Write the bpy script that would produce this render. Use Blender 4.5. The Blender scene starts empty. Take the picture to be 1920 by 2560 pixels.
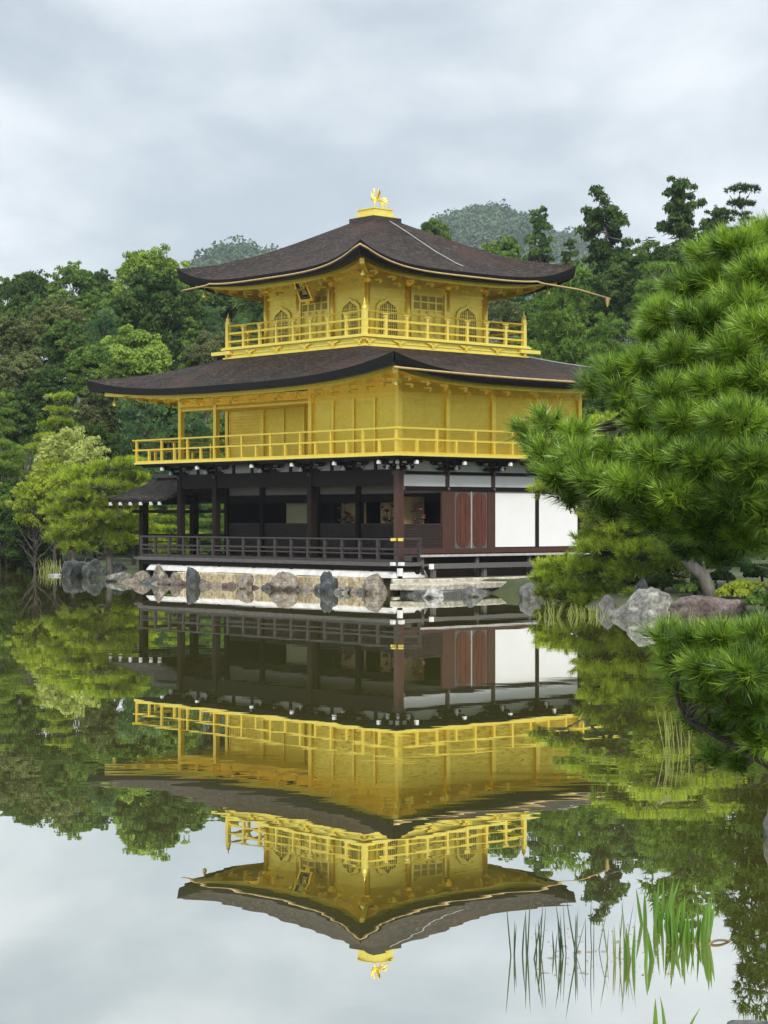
import bpy, bmesh, math, random
import numpy as np
from mathutils import Vector, Matrix
R = math.radians
sc = bpy.context.scene
COL = sc.collection

# ------------------------------------------------------------------ camera
EYE = 2.43                      # metres above the water
FPX, HZ, CXP = 5000.0, 1295.0, 960.0   # focal length, horizon row and centre column of the 1920 x 2560 photograph
cam_d = bpy.data.cameras.new("camera")
cam = bpy.data.objects.new("camera", cam_d); COL.objects.link(cam)
cam.location = (0, 0, EYE); cam.rotation_euler = (R(90), 0, 0)
cam_d.sensor_fit = 'VERTICAL'; cam_d.sensor_height = 36.0
cam_d.lens = FPX / 2560 * 36.0
cam_d.shift_y = 15 / 2560
cam_d.clip_start = 0.1; cam_d.clip_end = 6000
sc.camera = cam

# ------------------------------------------------------------------ exposure
sc.view_settings.view_transform = 'Standard'
sc.view_settings.look = 'None'
sc.view_settings.gamma = 1
sc.view_settings.exposure = 0.74
sc.view_settings.use_curve_mapping = False
sc.cycles.use_denoising = True
sc.cycles.max_bounces = 6; sc.cycles.diffuse_bounces = 3; sc.cycles.glossy_bounces = 4
sc.cycles.transmission_bounces = 3; sc.cycles.volume_bounces = 0; sc.cycles.transparent_max_bounces = 4
sc.cycles.caustics_reflective = False; sc.cycles.caustics_refractive = False

# ------------------------------------------------------------------ world: overcast sky
SUN_EL, SUN_AZ = R(40), R(174)          # sun behind the camera, a little to the right
w = bpy.data.worlds.new("World"); sc.world = w; w.use_nodes = True
nt = w.node_tree; N = nt.nodes; L = nt.links
N.clear()
def wn(t, **k):
    n = N.new(t)
    for a, v in k.items(): setattr(n, a, v)
    return n
def wmath(op, a, b=None, c=None, clamp=False):
    n = wn('ShaderNodeMath', operation=op, use_clamp=clamp)
    for i, v in enumerate((a, b, c)):
        if v is None: continue
        if isinstance(v, (int, float)): n.inputs[i].default_value = v
        else: L.new(v, n.inputs[i])
    return n.outputs[0]
out = wn('ShaderNodeOutputWorld'); bg = wn('ShaderNodeBackground')
sky = wn('ShaderNodeTexSky', sky_type='NISHITA', sun_disc=False, sun_elevation=SUN_EL, sun_rotation=SUN_AZ)
sky.air_density = 1.0; sky.dust_density = 2.0
tc = wn('ShaderNodeTexCoord')
sep = wn('ShaderNodeSeparateXYZ'); L.new(tc.outputs['Generated'], sep.inputs[0])
zc = wmath('MAXIMUM', sep.outputs[2], 0.0)
den = wmath('ADD', zc, 0.17)
u = wmath('DIVIDE', sep.outputs[0], den); v = wmath('DIVIDE', sep.outputs[1], den)
cmb = wn('ShaderNodeCombineXYZ'); L.new(u, cmb.inputs[0]); L.new(v, cmb.inputs[1])
mp = wn('ShaderNodeMapping'); mp.inputs['Rotation'].default_value = (0, 0, R(28)); mp.inputs['Location'].default_value = (3.1, 0.4, 0.0)
mp.inputs['Scale'].default_value = (1.25, 0.8, 1)
L.new(cmb.outputs[0], mp.inputs[0])
def wnoise(scale, detail, rough, dist=0.0):
    n = wn('ShaderNodeTexNoise'); n.inputs['Scale'].default_value = scale; n.inputs['Detail'].default_value = detail
    n.inputs['Roughness'].default_value = rough; n.inputs['Distortion'].default_value = dist
    L.new(mp.outputs[0], n.inputs['Vector']); return n.outputs[0]
n1 = wnoise(1.4, 3, 0.5, 0.3); n2 = wnoise(3.6, 6, 0.58, 0.25)
mixn = wmath('ADD', wmath('MULTIPLY', n1, 0.66), wmath('MULTIPLY', n2, 0.34))
fac = wn('ShaderNodeMapRange', interpolation_type='SMOOTHSTEP'); fac.inputs[1].default_value = 0.34; fac.inputs[2].default_value = 0.68
L.new(mixn, fac.inputs[0])
cm = wn('ShaderNodeMixRGB'); L.new(fac.outputs[0], cm.inputs[0])
cm.inputs[1].default_value = (0.330, 0.380, 0.422, 1); cm.inputs[2].default_value = (0.590, 0.615, 0.638, 1)
# overcast luminance grows towards the zenith
gain = wn('ShaderNodeMapRange', interpolation_type='SMOOTHSTEP'); gain.inputs[1].default_value = 0.25; gain.inputs[2].default_value = 0.9
gain.inputs[3].default_value = 10.0; gain.inputs[4].default_value = 23.0
L.new(zc, gain.inputs[0])
cg = wn('ShaderNodeVectorMath', operation='SCALE'); L.new(cm.outputs[0], cg.inputs[0]); L.new(gain.outputs[0], cg.inputs['Scale'])
mx = wn('ShaderNodeMixRGB'); mx.inputs[0].default_value = 0.92
L.new(sky.outputs[0], mx.inputs[1]); L.new(cg.outputs[0], mx.inputs[2])
bg.inputs['Strength'].default_value = 0.1
L.new(mx.outputs[0], bg.inputs['Color']); L.new(bg.outputs[0], out.inputs['Surface'])

# ------------------------------------------------------------------ sun through thin cloud
sun_d = bpy.data.lights.new("sun", 'SUN'); sun_d.energy = 2.0; sun_d.angle = R(14); sun_d.color = (1.0, 0.95, 0.86)
sun = bpy.data.objects.new("sun", sun_d); COL.objects.link(sun)
sdir = Vector((math.sin(SUN_AZ) * math.cos(SUN_EL), math.cos(SUN_AZ) * math.cos(SUN_EL), math.sin(SUN_EL)))
sun.rotation_euler = sdir.to_track_quat('Z', 'Y').to_euler()

# ------------------------------------------------------------------ helpers
rng = np.random.default_rng(7)
def unproject(px, py, Y):
    """metres of the point seen at photo pixel (px, py) when it stands Y metres away"""
    return Vector(((px - CXP) / FPX * Y, Y, EYE + (HZ - py) * Y / FPX))
D = 1920 / 1659.0

def thing(name, label, cat, loc=(0, 0, 0), rotz=0.0, group=None):
    o = bpy.data.objects.new(name, None); COL.objects.link(o)
    o.empty_display_size = 0.3
    o.location = loc; o.rotation_euler = (0, 0, rotz); o['label'] = label; o['category'] = cat
    if group: o['group'] = group
    return o
def tag(o, label=None, cat=None, group=None, kind=None):
    if label: o['label'] = label
    if cat: o['category'] = cat
    if group: o['group'] = group
    if kind: o['kind'] = kind
    return o
def link_mesh(name, me, mat, parent=None):
    o = bpy.data.objects.new(name, me); COL.objects.link(o)
    if mat is not None: me.materials.append(mat)
    if parent is not None: o.parent = parent
    return o

class MB:
    """collects shapes and links them as one mesh object"""
    def __init__(s): s.v = []; s.f = []
    def add(s, vs, fs):
        b = len(s.v); s.v += [tuple(p) for p in vs]; s.f += [tuple(i + b for i in f) for f in fs]; return s
    def box(s, x0, x1, y0, y1, z0, z1):
        return s.add([(x0,y0,z0),(x1,y0,z0),(x1,y1,z0),(x0,y1,z0),(x0,y0,z1),(x1,y0,z1),(x1,y1,z1),(x0,y1,z1)],
                     [(0,3,2,1),(4,5,6,7),(0,1,5,4),(1,2,6,5),(2,3,7,6),(3,0,4,7)])
    def beam(s, p, q, wd, ht, up=(0, 0, 1)):
        p, q = Vector(p), Vector(q); d = (q - p).normalized(); up = Vector(up)
        if abs(d.dot(up)) > .98: up = Vector((1, 0, 0))
        a = d.cross(up).normalized() * wd / 2; b = a.normalized().cross(d) * ht / 2
        vs = [c + i * a + j * b for c in (p, q) for i, j in ((-1,-1),(1,-1),(1,1),(-1,1))]
        return s.add(vs, [(0,1,2,3),(7,6,5,4),(0,4,5,1),(1,5,6,2),(2,6,7,3),(3,7,4,0)])
    def tube(s, pts, rad, n=8):
        pts = [Vector(p) for p in pts]
        if not hasattr(rad, '__len__'): rad = [rad] * len(pts)
        vs = []; fs = []; ref = None
        for i, p in enumerate(pts):
            d = (pts[min(i + 1, len(pts) - 1)] - pts[max(i - 1, 0)]).normalized()
            if ref is None:
                ref = d.cross(Vector((0.31, 0.17, 1)))
                if ref.length < .05: ref = d.cross(Vector((1, 0, 0)))
            a = (ref - d * ref.dot(d)).normalized(); b = d.cross(a); ref = a
            for k in range(n):
                t = 2 * math.pi * k / n; vs.append(p + (a * math.cos(t) + b * math.sin(t)) * rad[i])
        for i in range(len(pts) - 1):
            for k in range(n):
                fs.append((i*n+k, i*n+(k+1)%n, (i+1)*n+(k+1)%n, (i+1)*n+k))
        fs.append(tuple(reversed(range(n)))); fs.append(tuple((len(pts)-1)*n + k for k in range(n)))
        return s.add(vs, fs)
    def lathe(s, c, prof, n=12):
        vs = []; fs = []; cx, cy, cz = c
        for r, z in prof:
            for k in range(n):
                t = 2*math.pi*k/n; vs.append((cx + r*math.cos(t), cy + r*math.sin(t), cz + z))
        for i in range(len(prof) - 1):
            for k in range(n): fs.append((i*n+k, i*n+(k+1)%n, (i+1)*n+(k+1)%n, (i+1)*n+k))
        fs.append(tuple(reversed(range(n)))); fs.append(tuple((len(prof)-1)*n+k for k in range(n)))
        return s.add(vs, fs)
    def grid(s, rows, close=False):
        m = len(rows[0]); vs = [p for r in rows for p in r]; fs = []
        for i in range(len(rows) - 1):
            for j in range(m if close else m - 1):
                fs.append((i*m+j, i*m+(j+1)%m, (i+1)*m+(j+1)%m, (i+1)*m+j))
        return s.add(vs, fs)
    def prism(s, poly, axis, a, b):
        """extrude a 2D polygon; axis 'x','y','z' is the extrusion axis from a to b"""
        def P(c, t):
            return {'x': (t, c[0], c[1]), 'y': (c[0], t, c[1]), 'z': (c[0], c[1], t)}[axis]
        n = len(poly); vs = [P(c, a) for c in poly] + [P(c, b) for c in poly]
        fs = [tuple(reversed(range(n))), tuple(range(n, 2*n))] + [(i, (i+1)%n, n+(i+1)%n, n+i) for i in range(n)]
        return s.add(vs, fs)
    def mesh(s, name, smooth=False):
        me = bpy.data.meshes.new(name); me.from_pydata(s.v, [], s.f); me.update()
        bm = bmesh.new(); bm.from_mesh(me); bmesh.ops.recalc_face_normals(bm, faces=bm.faces); bm.to_mesh(me); bm.free()
        if smooth: me.shade_smooth()
        return me
    def build(s, name, mat, parent=None, smooth=False):
        return link_mesh(name, s.mesh(name, smooth), mat, parent)

def np_mesh(name, verts, corners, tint=None):
    """fast mesh from an array of polygons with `corners` vertices each; tint = one float per polygon"""
    n = len(verts) // corners
    me = bpy.data.meshes.new(name)
    me.vertices.add(len(verts)); me.vertices.foreach_set('co', np.asarray(verts, np.float32).ravel())
    me.loops.add(len(verts)); me.loops.foreach_set('vertex_index', np.arange(len(verts), dtype=np.int32))
    me.polygons.add(n); me.polygons.foreach_set('loop_start', np.arange(0, len(verts), corners, dtype=np.int32))
    me.update(calc_edges=True)
    if tint is not None:
        a = me.attributes.new('tint', 'FLOAT', 'FACE'); a.data.foreach_set('value', np.asarray(tint, np.float32))
    return me

# ------------------------------------------------------------------ materials
def mat_new(name):
    m = bpy.data.materials.new(name); m.use_nodes = True
    nt = m.node_tree; b = nt.nodes['Principled BSDF']; return m, nt, b
def nn(nt, t, **k):
    n = nt.nodes.new(t)
    for a, v in k.items(): setattr(n, a, v)
    return n
def noise_node(nt, scale, detail=4, rough=.55, stretch=None, dist=0.0, rot=None):
    tc = nn(nt, 'ShaderNodeTexCoord'); n = nn(nt, 'ShaderNodeTexNoise')
    n.inputs['Scale'].default_value = scale; n.inputs['Detail'].default_value = detail; n.inputs['Roughness'].default_value = rough
    n.inputs['Distortion'].default_value = dist
    if stretch or rot:
        mp = nn(nt, 'ShaderNodeMapping'); mp.inputs['Scale'].default_value = stretch or (1,1,1)
        if rot: mp.inputs['Rotation'].default_value = rot
        nt.links.new(tc.outputs['Object'], mp.inputs[0]); nt.links.new(mp.outputs[0], n.inputs['Vector'])
    else: nt.links.new(tc.outputs['Object'], n.inputs['Vector'])
    return n
def ramp(nt, src, stops):
    r = nn(nt, 'ShaderNodeValToRGB'); e = r.color_ramp.elements
    while len(e) < len(stops): e.new(0.5)
    for el, (p, c) in zip(e, stops): el.position = p; el.color = (*c, 1)
    nt.links.new(src, r.inputs[0]); return r.outputs[0]
def bump(nt, b, src, strength, dist=0.02):
    n = nn(nt, 'ShaderNodeBump'); n.inputs['Strength'].default_value = strength; n.inputs['Distance'].default_value = dist
    nt.links.new(src, n.inputs['Height']); nt.links.new(n.outputs[0], b.inputs['Normal']); return n
def surface(name, c1, c2, scale=6, rough=.7, metallic=0, spec=.5, stretch=None, bmp=.3, bdist=.02, detail=5, lo=.3, hi=.7):
    m, nt, b = mat_new(name)
    n = noise_node(nt, scale, detail, .6, stretch)
    nt.links.new(ramp(nt, n.outputs[0], [(lo, c1), (hi, c2)]), b.inputs['Base Color'])
    b.inputs['Roughness'].default_value = rough; b.inputs['Metallic'].default_value = metallic
    b.inputs['Specular IOR Level'].default_value = spec
    if bmp: bump(nt, b, n.outputs[0], bmp, bdist)
    return m
M = {}
def gold(name, c1, c2, rough, metal, lines=None, scale=3.0):
    """gold leaf: square sheets of slightly different tone, worn patches, uneven gloss"""
    m, nt, b = mat_new(name)
    n = noise_node(nt, scale, 6, .7); big = noise_node(nt, .7, 3, .6)
    tc = nn(nt, 'ShaderNodeTexCoord'); sn = nn(nt, 'ShaderNodeVectorMath', operation='SNAP'); sn.inputs[1].default_value = (.11,.11,.11)
    wh = nn(nt, 'ShaderNodeTexWhiteNoise'); nt.links.new(tc.outputs['Object'], sn.inputs[0]); nt.links.new(sn.outputs[0], wh.inputs['Vector'])
    a1 = nn(nt, 'ShaderNodeMath', operation='MULTIPLY_ADD'); a1.inputs[1].default_value = .55; nt.links.new(n.outputs[0], a1.inputs[0])
    a2 = nn(nt, 'ShaderNodeMath', operation='MULTIPLY'); a2.inputs[1].default_value = .22; nt.links.new(wh.outputs[0], a2.inputs[0]); nt.links.new(a2.outputs[0], a1.inputs[2])
    a3 = nn(nt, 'ShaderNodeMath', operation='MULTIPLY_ADD'); a3.inputs[1].default_value = .28; nt.links.new(big.outputs[0], a3.inputs[0]); nt.links.new(a1.outputs[0], a3.inputs[2])
    dk = tuple(x*y for x, y in zip(c1, (.92,.88,.78)))
    nt.links.new(ramp(nt, a3.outputs[0], [(.28, dk), (.48, c1), (.72, c2)]), b.inputs['Base Color'])
    mr = nn(nt, 'ShaderNodeMapRange'); mr.inputs[3].default_value = rough+.10; mr.inputs[4].default_value = rough-.10; nt.links.new(a3.outputs[0], mr.inputs[0])
    nt.links.new(mr.outputs[0], b.inputs['Roughness']); b.inputs['Metallic'].default_value = metal
    n2 = noise_node(nt, 14, 3, .5); bump(nt, b, n2.outputs[0], .2, .012)
    return m
M['gold_wall'] = gold('gold_leaf_wall', (.93,.71,.085), (.97,.76,.125), .42, .60, lines=4.2)
M['gold_plain'] = gold('gold_leaf_plain', (.95,.765,.12), (.98,.81,.16), .44, .55)
M['gold'] = gold('gold_leaf_trim', (.97,.73,.10), (.99,.78,.14), .36, .62)
M['gold_pale'] = gold('gold_leaf_pale', (.96,.78,.15), (.98,.82,.20), .42, .52)
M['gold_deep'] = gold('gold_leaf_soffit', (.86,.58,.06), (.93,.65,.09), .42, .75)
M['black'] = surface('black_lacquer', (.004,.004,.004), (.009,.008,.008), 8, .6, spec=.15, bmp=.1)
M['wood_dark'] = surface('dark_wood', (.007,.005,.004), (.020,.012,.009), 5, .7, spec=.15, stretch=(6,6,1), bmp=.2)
M['wood_brown'] = surface('red_brown_wood', (.040,.014,.008), (.085,.032,.018), 4, .55, stretch=(9,9,.7), bmp=.2)
M['wood_door'] = surface('door_wood', (.050,.013,.006), (.13,.038,.018), 3, .5, stretch=(9,9,.6), bmp=.2)
M['wood_grey'] = surface('weathered_grey_wood', (.055,.050,.048), (.15,.14,.135), 5, .75, stretch=(3,1,8), bmp=.25)
M['wood_pale'] = surface('pale_weathered_board', (.36,.35,.33), (.52,.50,.47), 5, .75, bmp=.15)
M['rail_dark'] = surface('weathered_dark_rail', (.018,.014,.013), (.055,.045,.042), 5, .65, stretch=(3,1,5), bmp=.2)
M['plaster'] = surface('white_plaster', (.80,.80,.80), (.84,.84,.845), 2.5, .85, spec=.2, bmp=.04, bdist=.005)
M['plaster_old'] = surface('stained_plaster', (.50,.49,.46), (.76,.76,.75), 3, .9, spec=.2, bmp=.1)
M['white_tip'] = surface('white_painted_tip', (.72,.72,.72), (.82,.82,.82), 6, .6, bmp=0)
M['painting'] = surface('painted_gold_panel', (.40,.29,.13), (.60,.45,.22), 2.0, .7, bmp=0)
M['painting_green'] = surface('painted_green_panel', (.36,.37,.20), (.48,.46,.26), 1.2, .7, bmp=0)
M['flower_dark'] = surface('dark_flower_leaf', (.015,.018,.010), (.05,.05,.03), 20, .6, bmp=0)
M['flower_red'] = surface('faded_red_petal', (.12,.04,.02), (.22,.08,.04), 20, .6, bmp=0)
M['gutter'] = surface('bamboo_gutter', (.34,.23,.09), (.50,.36,.15), 8, .5, stretch=(1,1,1), bmp=.1)
M['cable'] = surface('pale_cable', (.27,.27,.26), (.40,.39,.38), 10, .6, bmp=0)
M['lattice_brown'] = surface('lattice_back', (.16,.09,.035), (.24,.14,.06), 8, .7, bmp=0)
M['window_back'] = surface('window_back', (.30,.19,.075), (.40,.26,.11), 6, .7, bmp=0)
def bark_roof(name):
    m, nt, b = mat_new(name)
    n = noise_node(nt, 1.3, 6, .7, (1,1,3)); n2 = noise_node(nt, 5.5, 6, .78, (1,1,5)); n3 = noise_node(nt, .45, 4, .6)
    c = ramp(nt, n2.outputs[0], [(.36, (.005,.004,.003)), (.52, (.030,.022,.017)), (.68, (.150,.126,.106))])
    c2 = ramp(nt, n.outputs[0], [(.38, (.50,.43,.41)), (.68, (1.35,1.22,1.18))])
    mu = nn(nt, 'ShaderNodeMixRGB', blend_type='MULTIPLY'); mu.inputs[0].default_value = 1
    nt.links.new(c, mu.inputs[1]); nt.links.new(c2, mu.inputs[2])
    red = nn(nt, 'ShaderNodeMixRGB'); red.inputs[2].default_value = (.075,.032,.020, 1)
    f = nn(nt, 'ShaderNodeMapRange'); f.inputs[1].default_value = .54; f.inputs[2].default_value = .72; f.inputs[4].default_value = .6
    nt.links.new(n3.outputs[0], f.inputs[0]); nt.links.new(f.outputs[0], red.inputs[0]); nt.links.new(mu.outputs[0], red.inputs[1])
    nt.links.new(red.outputs[0], b.inputs['Base Color'])
    b.inputs['Roughness'].default_value = .8; b.inputs['Specular IOR Level'].default_value = .25
    bump(nt, b, n2.outputs[0], 1.0, .07); return m
M['roof'] = bark_roof('cypress_bark')
def stone(name, c1, c2, c3, scale=2.5, bd=.06):
    m, nt, b = mat_new(name)
    n = noise_node(nt, scale, 8, .68, dist=.4); n2 = noise_node(nt, scale * 4.5, 6, .7)
    c = ramp(nt, n.outputs[0], [(.32, c1), (.5, c2), (.68, c3)])
    d = ramp(nt, n2.outputs[0], [(.36, (.45,.45,.45)), (.6, (1.1,1.1,1.1))])
    mu = nn(nt, 'ShaderNodeMixRGB', blend_type='MULTIPLY'); mu.inputs[0].default_value = 1
    nt.links.new(c, mu.inputs[1]); nt.links.new(d, mu.inputs[2]); nt.links.new(mu.outputs[0], b.inputs['Base Color'])
    b.inputs['Roughness'].default_value = .85; bump(nt, b, n2.outputs[0], .7, bd); return m
M['rock_grey'] = stone('grey_rock', (.06,.06,.06), (.15,.15,.145), (.30,.30,.27))
M['rock_blue'] = stone('blue_grey_rock', (.035,.04,.045), (.09,.10,.11), (.20,.20,.21))
M['rock_tan'] = stone('tan_rock', (.10,.085,.068), (.27,.232,.185), (.44,.40,.33))
M['rock_red'] = stone('red_brown_rock', (.065,.045,.042), (.15,.11,.10), (.26,.23,.22))
M['rock_lichen'] = stone('lichen_rock', (.09,.09,.085), (.22,.22,.195), (.46,.46,.37))
M['rock_white'] = stone('white_rock', (.30,.30,.29), (.48,.48,.46), (.62,.62,.60))
M['stone_tan'] = stone('tan_stone', (.34,.26,.13), (.64,.53,.34), (.76,.66,.46), 1.6, .02)
M['stone_pale'] = stone('pale_stone', (.40,.36,.27), (.56,.52,.42), (.62,.59,.50), 1.2, .01)
M['bark'] = surface('bark', (.030,.024,.019), (.10,.085,.07), 9, .9, stretch=(1,1,.35), bmp=.8, bdist=.05)
M['bark_pale'] = surface('grey_bark', (.09,.085,.075), (.22,.20,.17), 9, .9, stretch=(1,1,.35), bmp=.7, bdist=.04)
def leaf(name, c1, c2, trans=.3, var=.25, gloss=.0):
    m, nt, b = mat_new(name); b.inputs['Roughness'].default_value = .6
    at = nn(nt, 'ShaderNodeAttribute', attribute_name='tint'); oi = nn(nt, 'ShaderNodeObjectInfo')
    c = ramp(nt, at.outputs['Fac'], [(0, c1), (1, c2)])
    hs = nn(nt, 'ShaderNodeHueSaturation'); nt.links.new(c, hs.inputs['Color'])
    mr = nn(nt, 'ShaderNodeMapRange'); mr.inputs[3].default_value = 1 - var; mr.inputs[4].default_value = 1 + var
    nt.links.new(oi.outputs['Random'], mr.inputs[0]); nt.links.new(mr.outputs[0], hs.inputs['Value'])
    df = nn(nt, 'ShaderNodeBsdfDiffuse'); tr = nn(nt, 'ShaderNodeBsdfTranslucent'); mx = nn(nt, 'ShaderNodeMixShader')
    nt.links.new(hs.outputs[0], df.inputs['Color']); nt.links.new(hs.outputs[0], tr.inputs['Color'])
    mx.inputs[0].default_value = trans
    nt.links.new(df.outputs[0], mx.inputs[1]); nt.links.new(tr.outputs[0], mx.inputs[2])
    last = mx.outputs[0]
    if gloss:
        gl = nn(nt, 'ShaderNodeBsdfGlossy'); gl.inputs['Roughness'].default_value = .35; m2 = nn(nt, 'ShaderNodeMixShader'); m2.inputs[0].default_value = gloss
        gl.inputs['Color'].default_value = (.9,.95,.9,1)
        nt.links.new(last, m2.inputs[1]); nt.links.new(gl.outputs[0], m2.inputs[2]); last = m2.outputs[0]
    nt.links.new(last, nt.nodes['Material Output'].inputs['Surface']); nt.nodes.remove(b); return m

# ------------------------------------------------------------------ the setting: ground, pond, hills, haze
TH = R(41.4); OX, OY = -.32, 73.5          # the pavilion's turn and centre
def loc2w(x, y, z=0.0):
    c, s = math.cos(TH), math.sin(TH)
    return Vector((OX + x*c - y*s, OY + x*s + y*c, z))
POND = [(-60,5.0),(-6,5.5),(1.2,7.4),(2.35,9.0),(3.1,12),(4.1,17),(5.6,24),(6.7,30),(7.7,36),(8.7,42.5),(9.1,47.0),
        (8.0,49.6),(6.4,50.4),(5.8,52.2),(5.4,55),(5.6,58),(5.6,61),(4.6,64),(2.4,65),(.5,65.6)]
POND += [tuple(loc2w(-5.6, y)[:2]) for y in (-6.4, -3, 1, 5, 7.4)]
POND += [(-10.6,78.5),(-12.4,82.8),(-13.0,87),(-14.4,92.5),(-18.7,97.5),(-26,100),(-60,102)]
POND = np.array(POND)
def sdist(P):
    """signed distance to the shore, positive on land"""
    A = POND; B = np.roll(POND, -1, 0); best = np.full(len(P), 1e9); inside = np.zeros(len(P), bool)
    for a, b in zip(A, B):
        ab = b - a; t = np.clip(((P - a) @ ab) / (ab @ ab), 0, 1); d = np.hypot(*(P - (a + t[:, None] * ab)).T); best = np.minimum(best, d)
        cond = ((a[1] > P[:,1]) != (b[1] > P[:,1]))
        with np.errstate(divide='ignore', invalid='ignore'):
            xi = (b[0]-a[0]) * (P[:,1]-a[1]) / (b[1]-a[1]) + a[0]
        inside ^= cond & (P[:,0] < xi)
    return np.where(inside, -best, best)
def sstep(a, b, x):
    t = np.clip((x - a) / (b - a), 0, 1); return t*t*(3-2*t)
def ground_h(P):
    P = np.atleast_2d(np.asarray(P, float)); d = sdist(P)
    X, Y = P[:,0], P[:,1]
    land = np.minimum(.06 + .45*d, .42) + .10*np.sin(X*.9+Y*.4)*sstep(1,4,d) + sstep(100, 190, Y)*13*(1 + .25*np.sin(X*.05+.6)) * sstep(400, 250, np.abs(X))
    pond = np.maximum(-.05 + .5*d, -1.1)
    return np.where(d > 0, land, pond)
gx = np.concatenate([-np.geomspace(540, 60, 12), np.arange(-56, 40, .9), np.geomspace(42, 540, 12)])
gy = np.concatenate([-np.geomspace(60, 6, 6), np.arange(-4, 128, .9), np.geomspace(130, 1390, 20)])
GX, GY = np.meshgrid(gx, gy); P = np.stack([GX.ravel(), GY.ravel()], 1); Z = ground_h(P)
nx, ny = len(gx), len(gy)
fs = [(j*nx+i, j*nx+i+1, (j+1)*nx+i+1, (j+1)*nx+i) for j in range(ny-1) for i in range(nx-1)]
me = bpy.data.meshes.new('ground'); me.from_pydata(np.column_stack([P, Z]).tolist(), [], fs); me.shade_smooth()
M['soil'] = surface('mossy_soil', (.020,.034,.008), (.085,.095,.034), .8, .95, bmp=.5, bdist=.08, detail=8)
tag(link_mesh('ground', me, M['soil']), kind='structure')

# pond water: a mirror-like sheet with a murky olive body and slight ripples
m, nt, b = mat_new('pond_water'); nt.nodes.remove(b)
n = nn(nt, 'ShaderNodeTexNoise'); geo = nn(nt, 'ShaderNodeTexCoord'); mp_ = nn(nt, 'ShaderNodeMapping'); mp_.inputs['Scale'].default_value = (.55, 1.6, 1)
nt.links.new(geo.outputs['Object'], mp_.inputs[0]); nt.links.new(mp_.outputs[0], n.inputs['Vector'])
n.inputs['Scale'].default_value = 1.1; n.inputs['Detail'].default_value = 2.5; n.inputs['Roughness'].default_value = .45
big = nn(nt, 'ShaderNodeTexNoise'); mp2 = nn(nt, 'ShaderNodeMapping'); mp2.inputs['Scale'].default_value = (.05, .16, 1); mp2.inputs['Location'].default_value = (3, 1.5, 0)
nt.links.new(geo.outputs['Object'], mp2.inputs[0]); nt.links.new(mp2.outputs[0], big.inputs['Vector'])
big.inputs['Scale'].default_value = 1.0; big.inputs['Detail'].default_value = 3
patch = nn(nt, 'ShaderNodeMapRange'); patch.inputs[1].default_value = .50; patch.inputs[2].default_value = .72; patch.inputs[3].default_value = .35; patch.inputs[4].default_value = 1.6
nt.links.new(big.outputs[0], patch.inputs[0])
hgt = nn(nt, 'ShaderNodeMath', operation='MULTIPLY'); nt.links.new(n.outputs[0], hgt.inputs[0]); nt.links.new(patch.outputs[0], hgt.inputs[1])
bp = nn(nt, 'ShaderNodeBump'); bp.inputs['Strength'].default_value = 1.0; bp.inputs['Distance'].default_value = .0012
nt.links.new(hgt.outputs[0], bp.inputs['Height'])
gl = nn(nt, 'ShaderNodeBsdfGlossy'); gl.inputs['Roughness'].default_value = .0; gl.inputs['Color'].default_value = (1, 1, .98, 1)
df = nn(nt, 'ShaderNodeBsdfDiffuse'); df.inputs['Color'].default_value = (.12, .115, .022, 1)
fr = nn(nt, 'ShaderNodeFresnel'); fr.inputs['IOR'].default_value = 1.33
mr = nn(nt, 'ShaderNodeMapRange'); mr.inputs[1].default_value = 0; mr.inputs[2].default_value = .8; mr.inputs[3].default_value = .76; mr.inputs[4].default_value = .93
nt.links.new(fr.outputs[0], mr.inputs[0])
mx_ = nn(nt, 'ShaderNodeMixShader'); nt.links.new(mr.outputs[0], mx_.inputs[0]); nt.links.new(df.outputs[0], mx_.inputs[1]); nt.links.new(gl.outputs[0], mx_.inputs[2])
for s_ in (gl, fr): nt.links.new(bp.outputs[0], s_.inputs['Normal'])
nt.links.new(mx_.outputs[0], nt.nodes['Material Output'].inputs['Surface']); M['water'] = m
tag(MB().add([(-70,4,0),(30,4,0),(30,112,0),(-70,112,0)], [(0,1,2,3)]).build('water', m), kind='structure')

# far wooded hills: a bare slope as structure, its wood as one mass
def hill_h(X, Y):
    def bump_(cx, cy, sl, sr, sy, h): return h*np.exp(-((X-cx)/np.where(X < cx, sl, sr))**2 - ((Y-cy)/sy)**2)
    h = bump_(-70, 940, 64, 96, 180, 118)
    h = np.maximum(h, bump_(56, 1080, 124, 110, 180, 158)); h = np.maximum(h, bump_(100, 1200, 90, 90, 120, 164))
    h = np.maximum(h, bump_(-225, 1000, 120, 80, 160, 104)); h = np.maximum(h, bump_(-20, 1120, 400, 400, 140, 80)); h = np.maximum(h, bump_(300, 1120, 180, 180, 160, 120))
    return h
hx = np.arange(-520, 524, 10.0); hy = np.arange(660, 1380, 12.0); HX, HY = np.meshgrid(hx, hy); HZZ = hill_h(HX, HY) + 5
rows = [[(HX[j,i], HY[j,i], HZZ[j,i]) for i in range(len(hx))] for j in range(len(hy))]
M['hill'] = surface('wooded_hill_soil', (.02,.03,.012), (.05,.06,.025), .03, .95, bmp=0)
tag(MB().grid(rows).build('hills', M['hill'], smooth=True), kind='structure')

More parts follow.
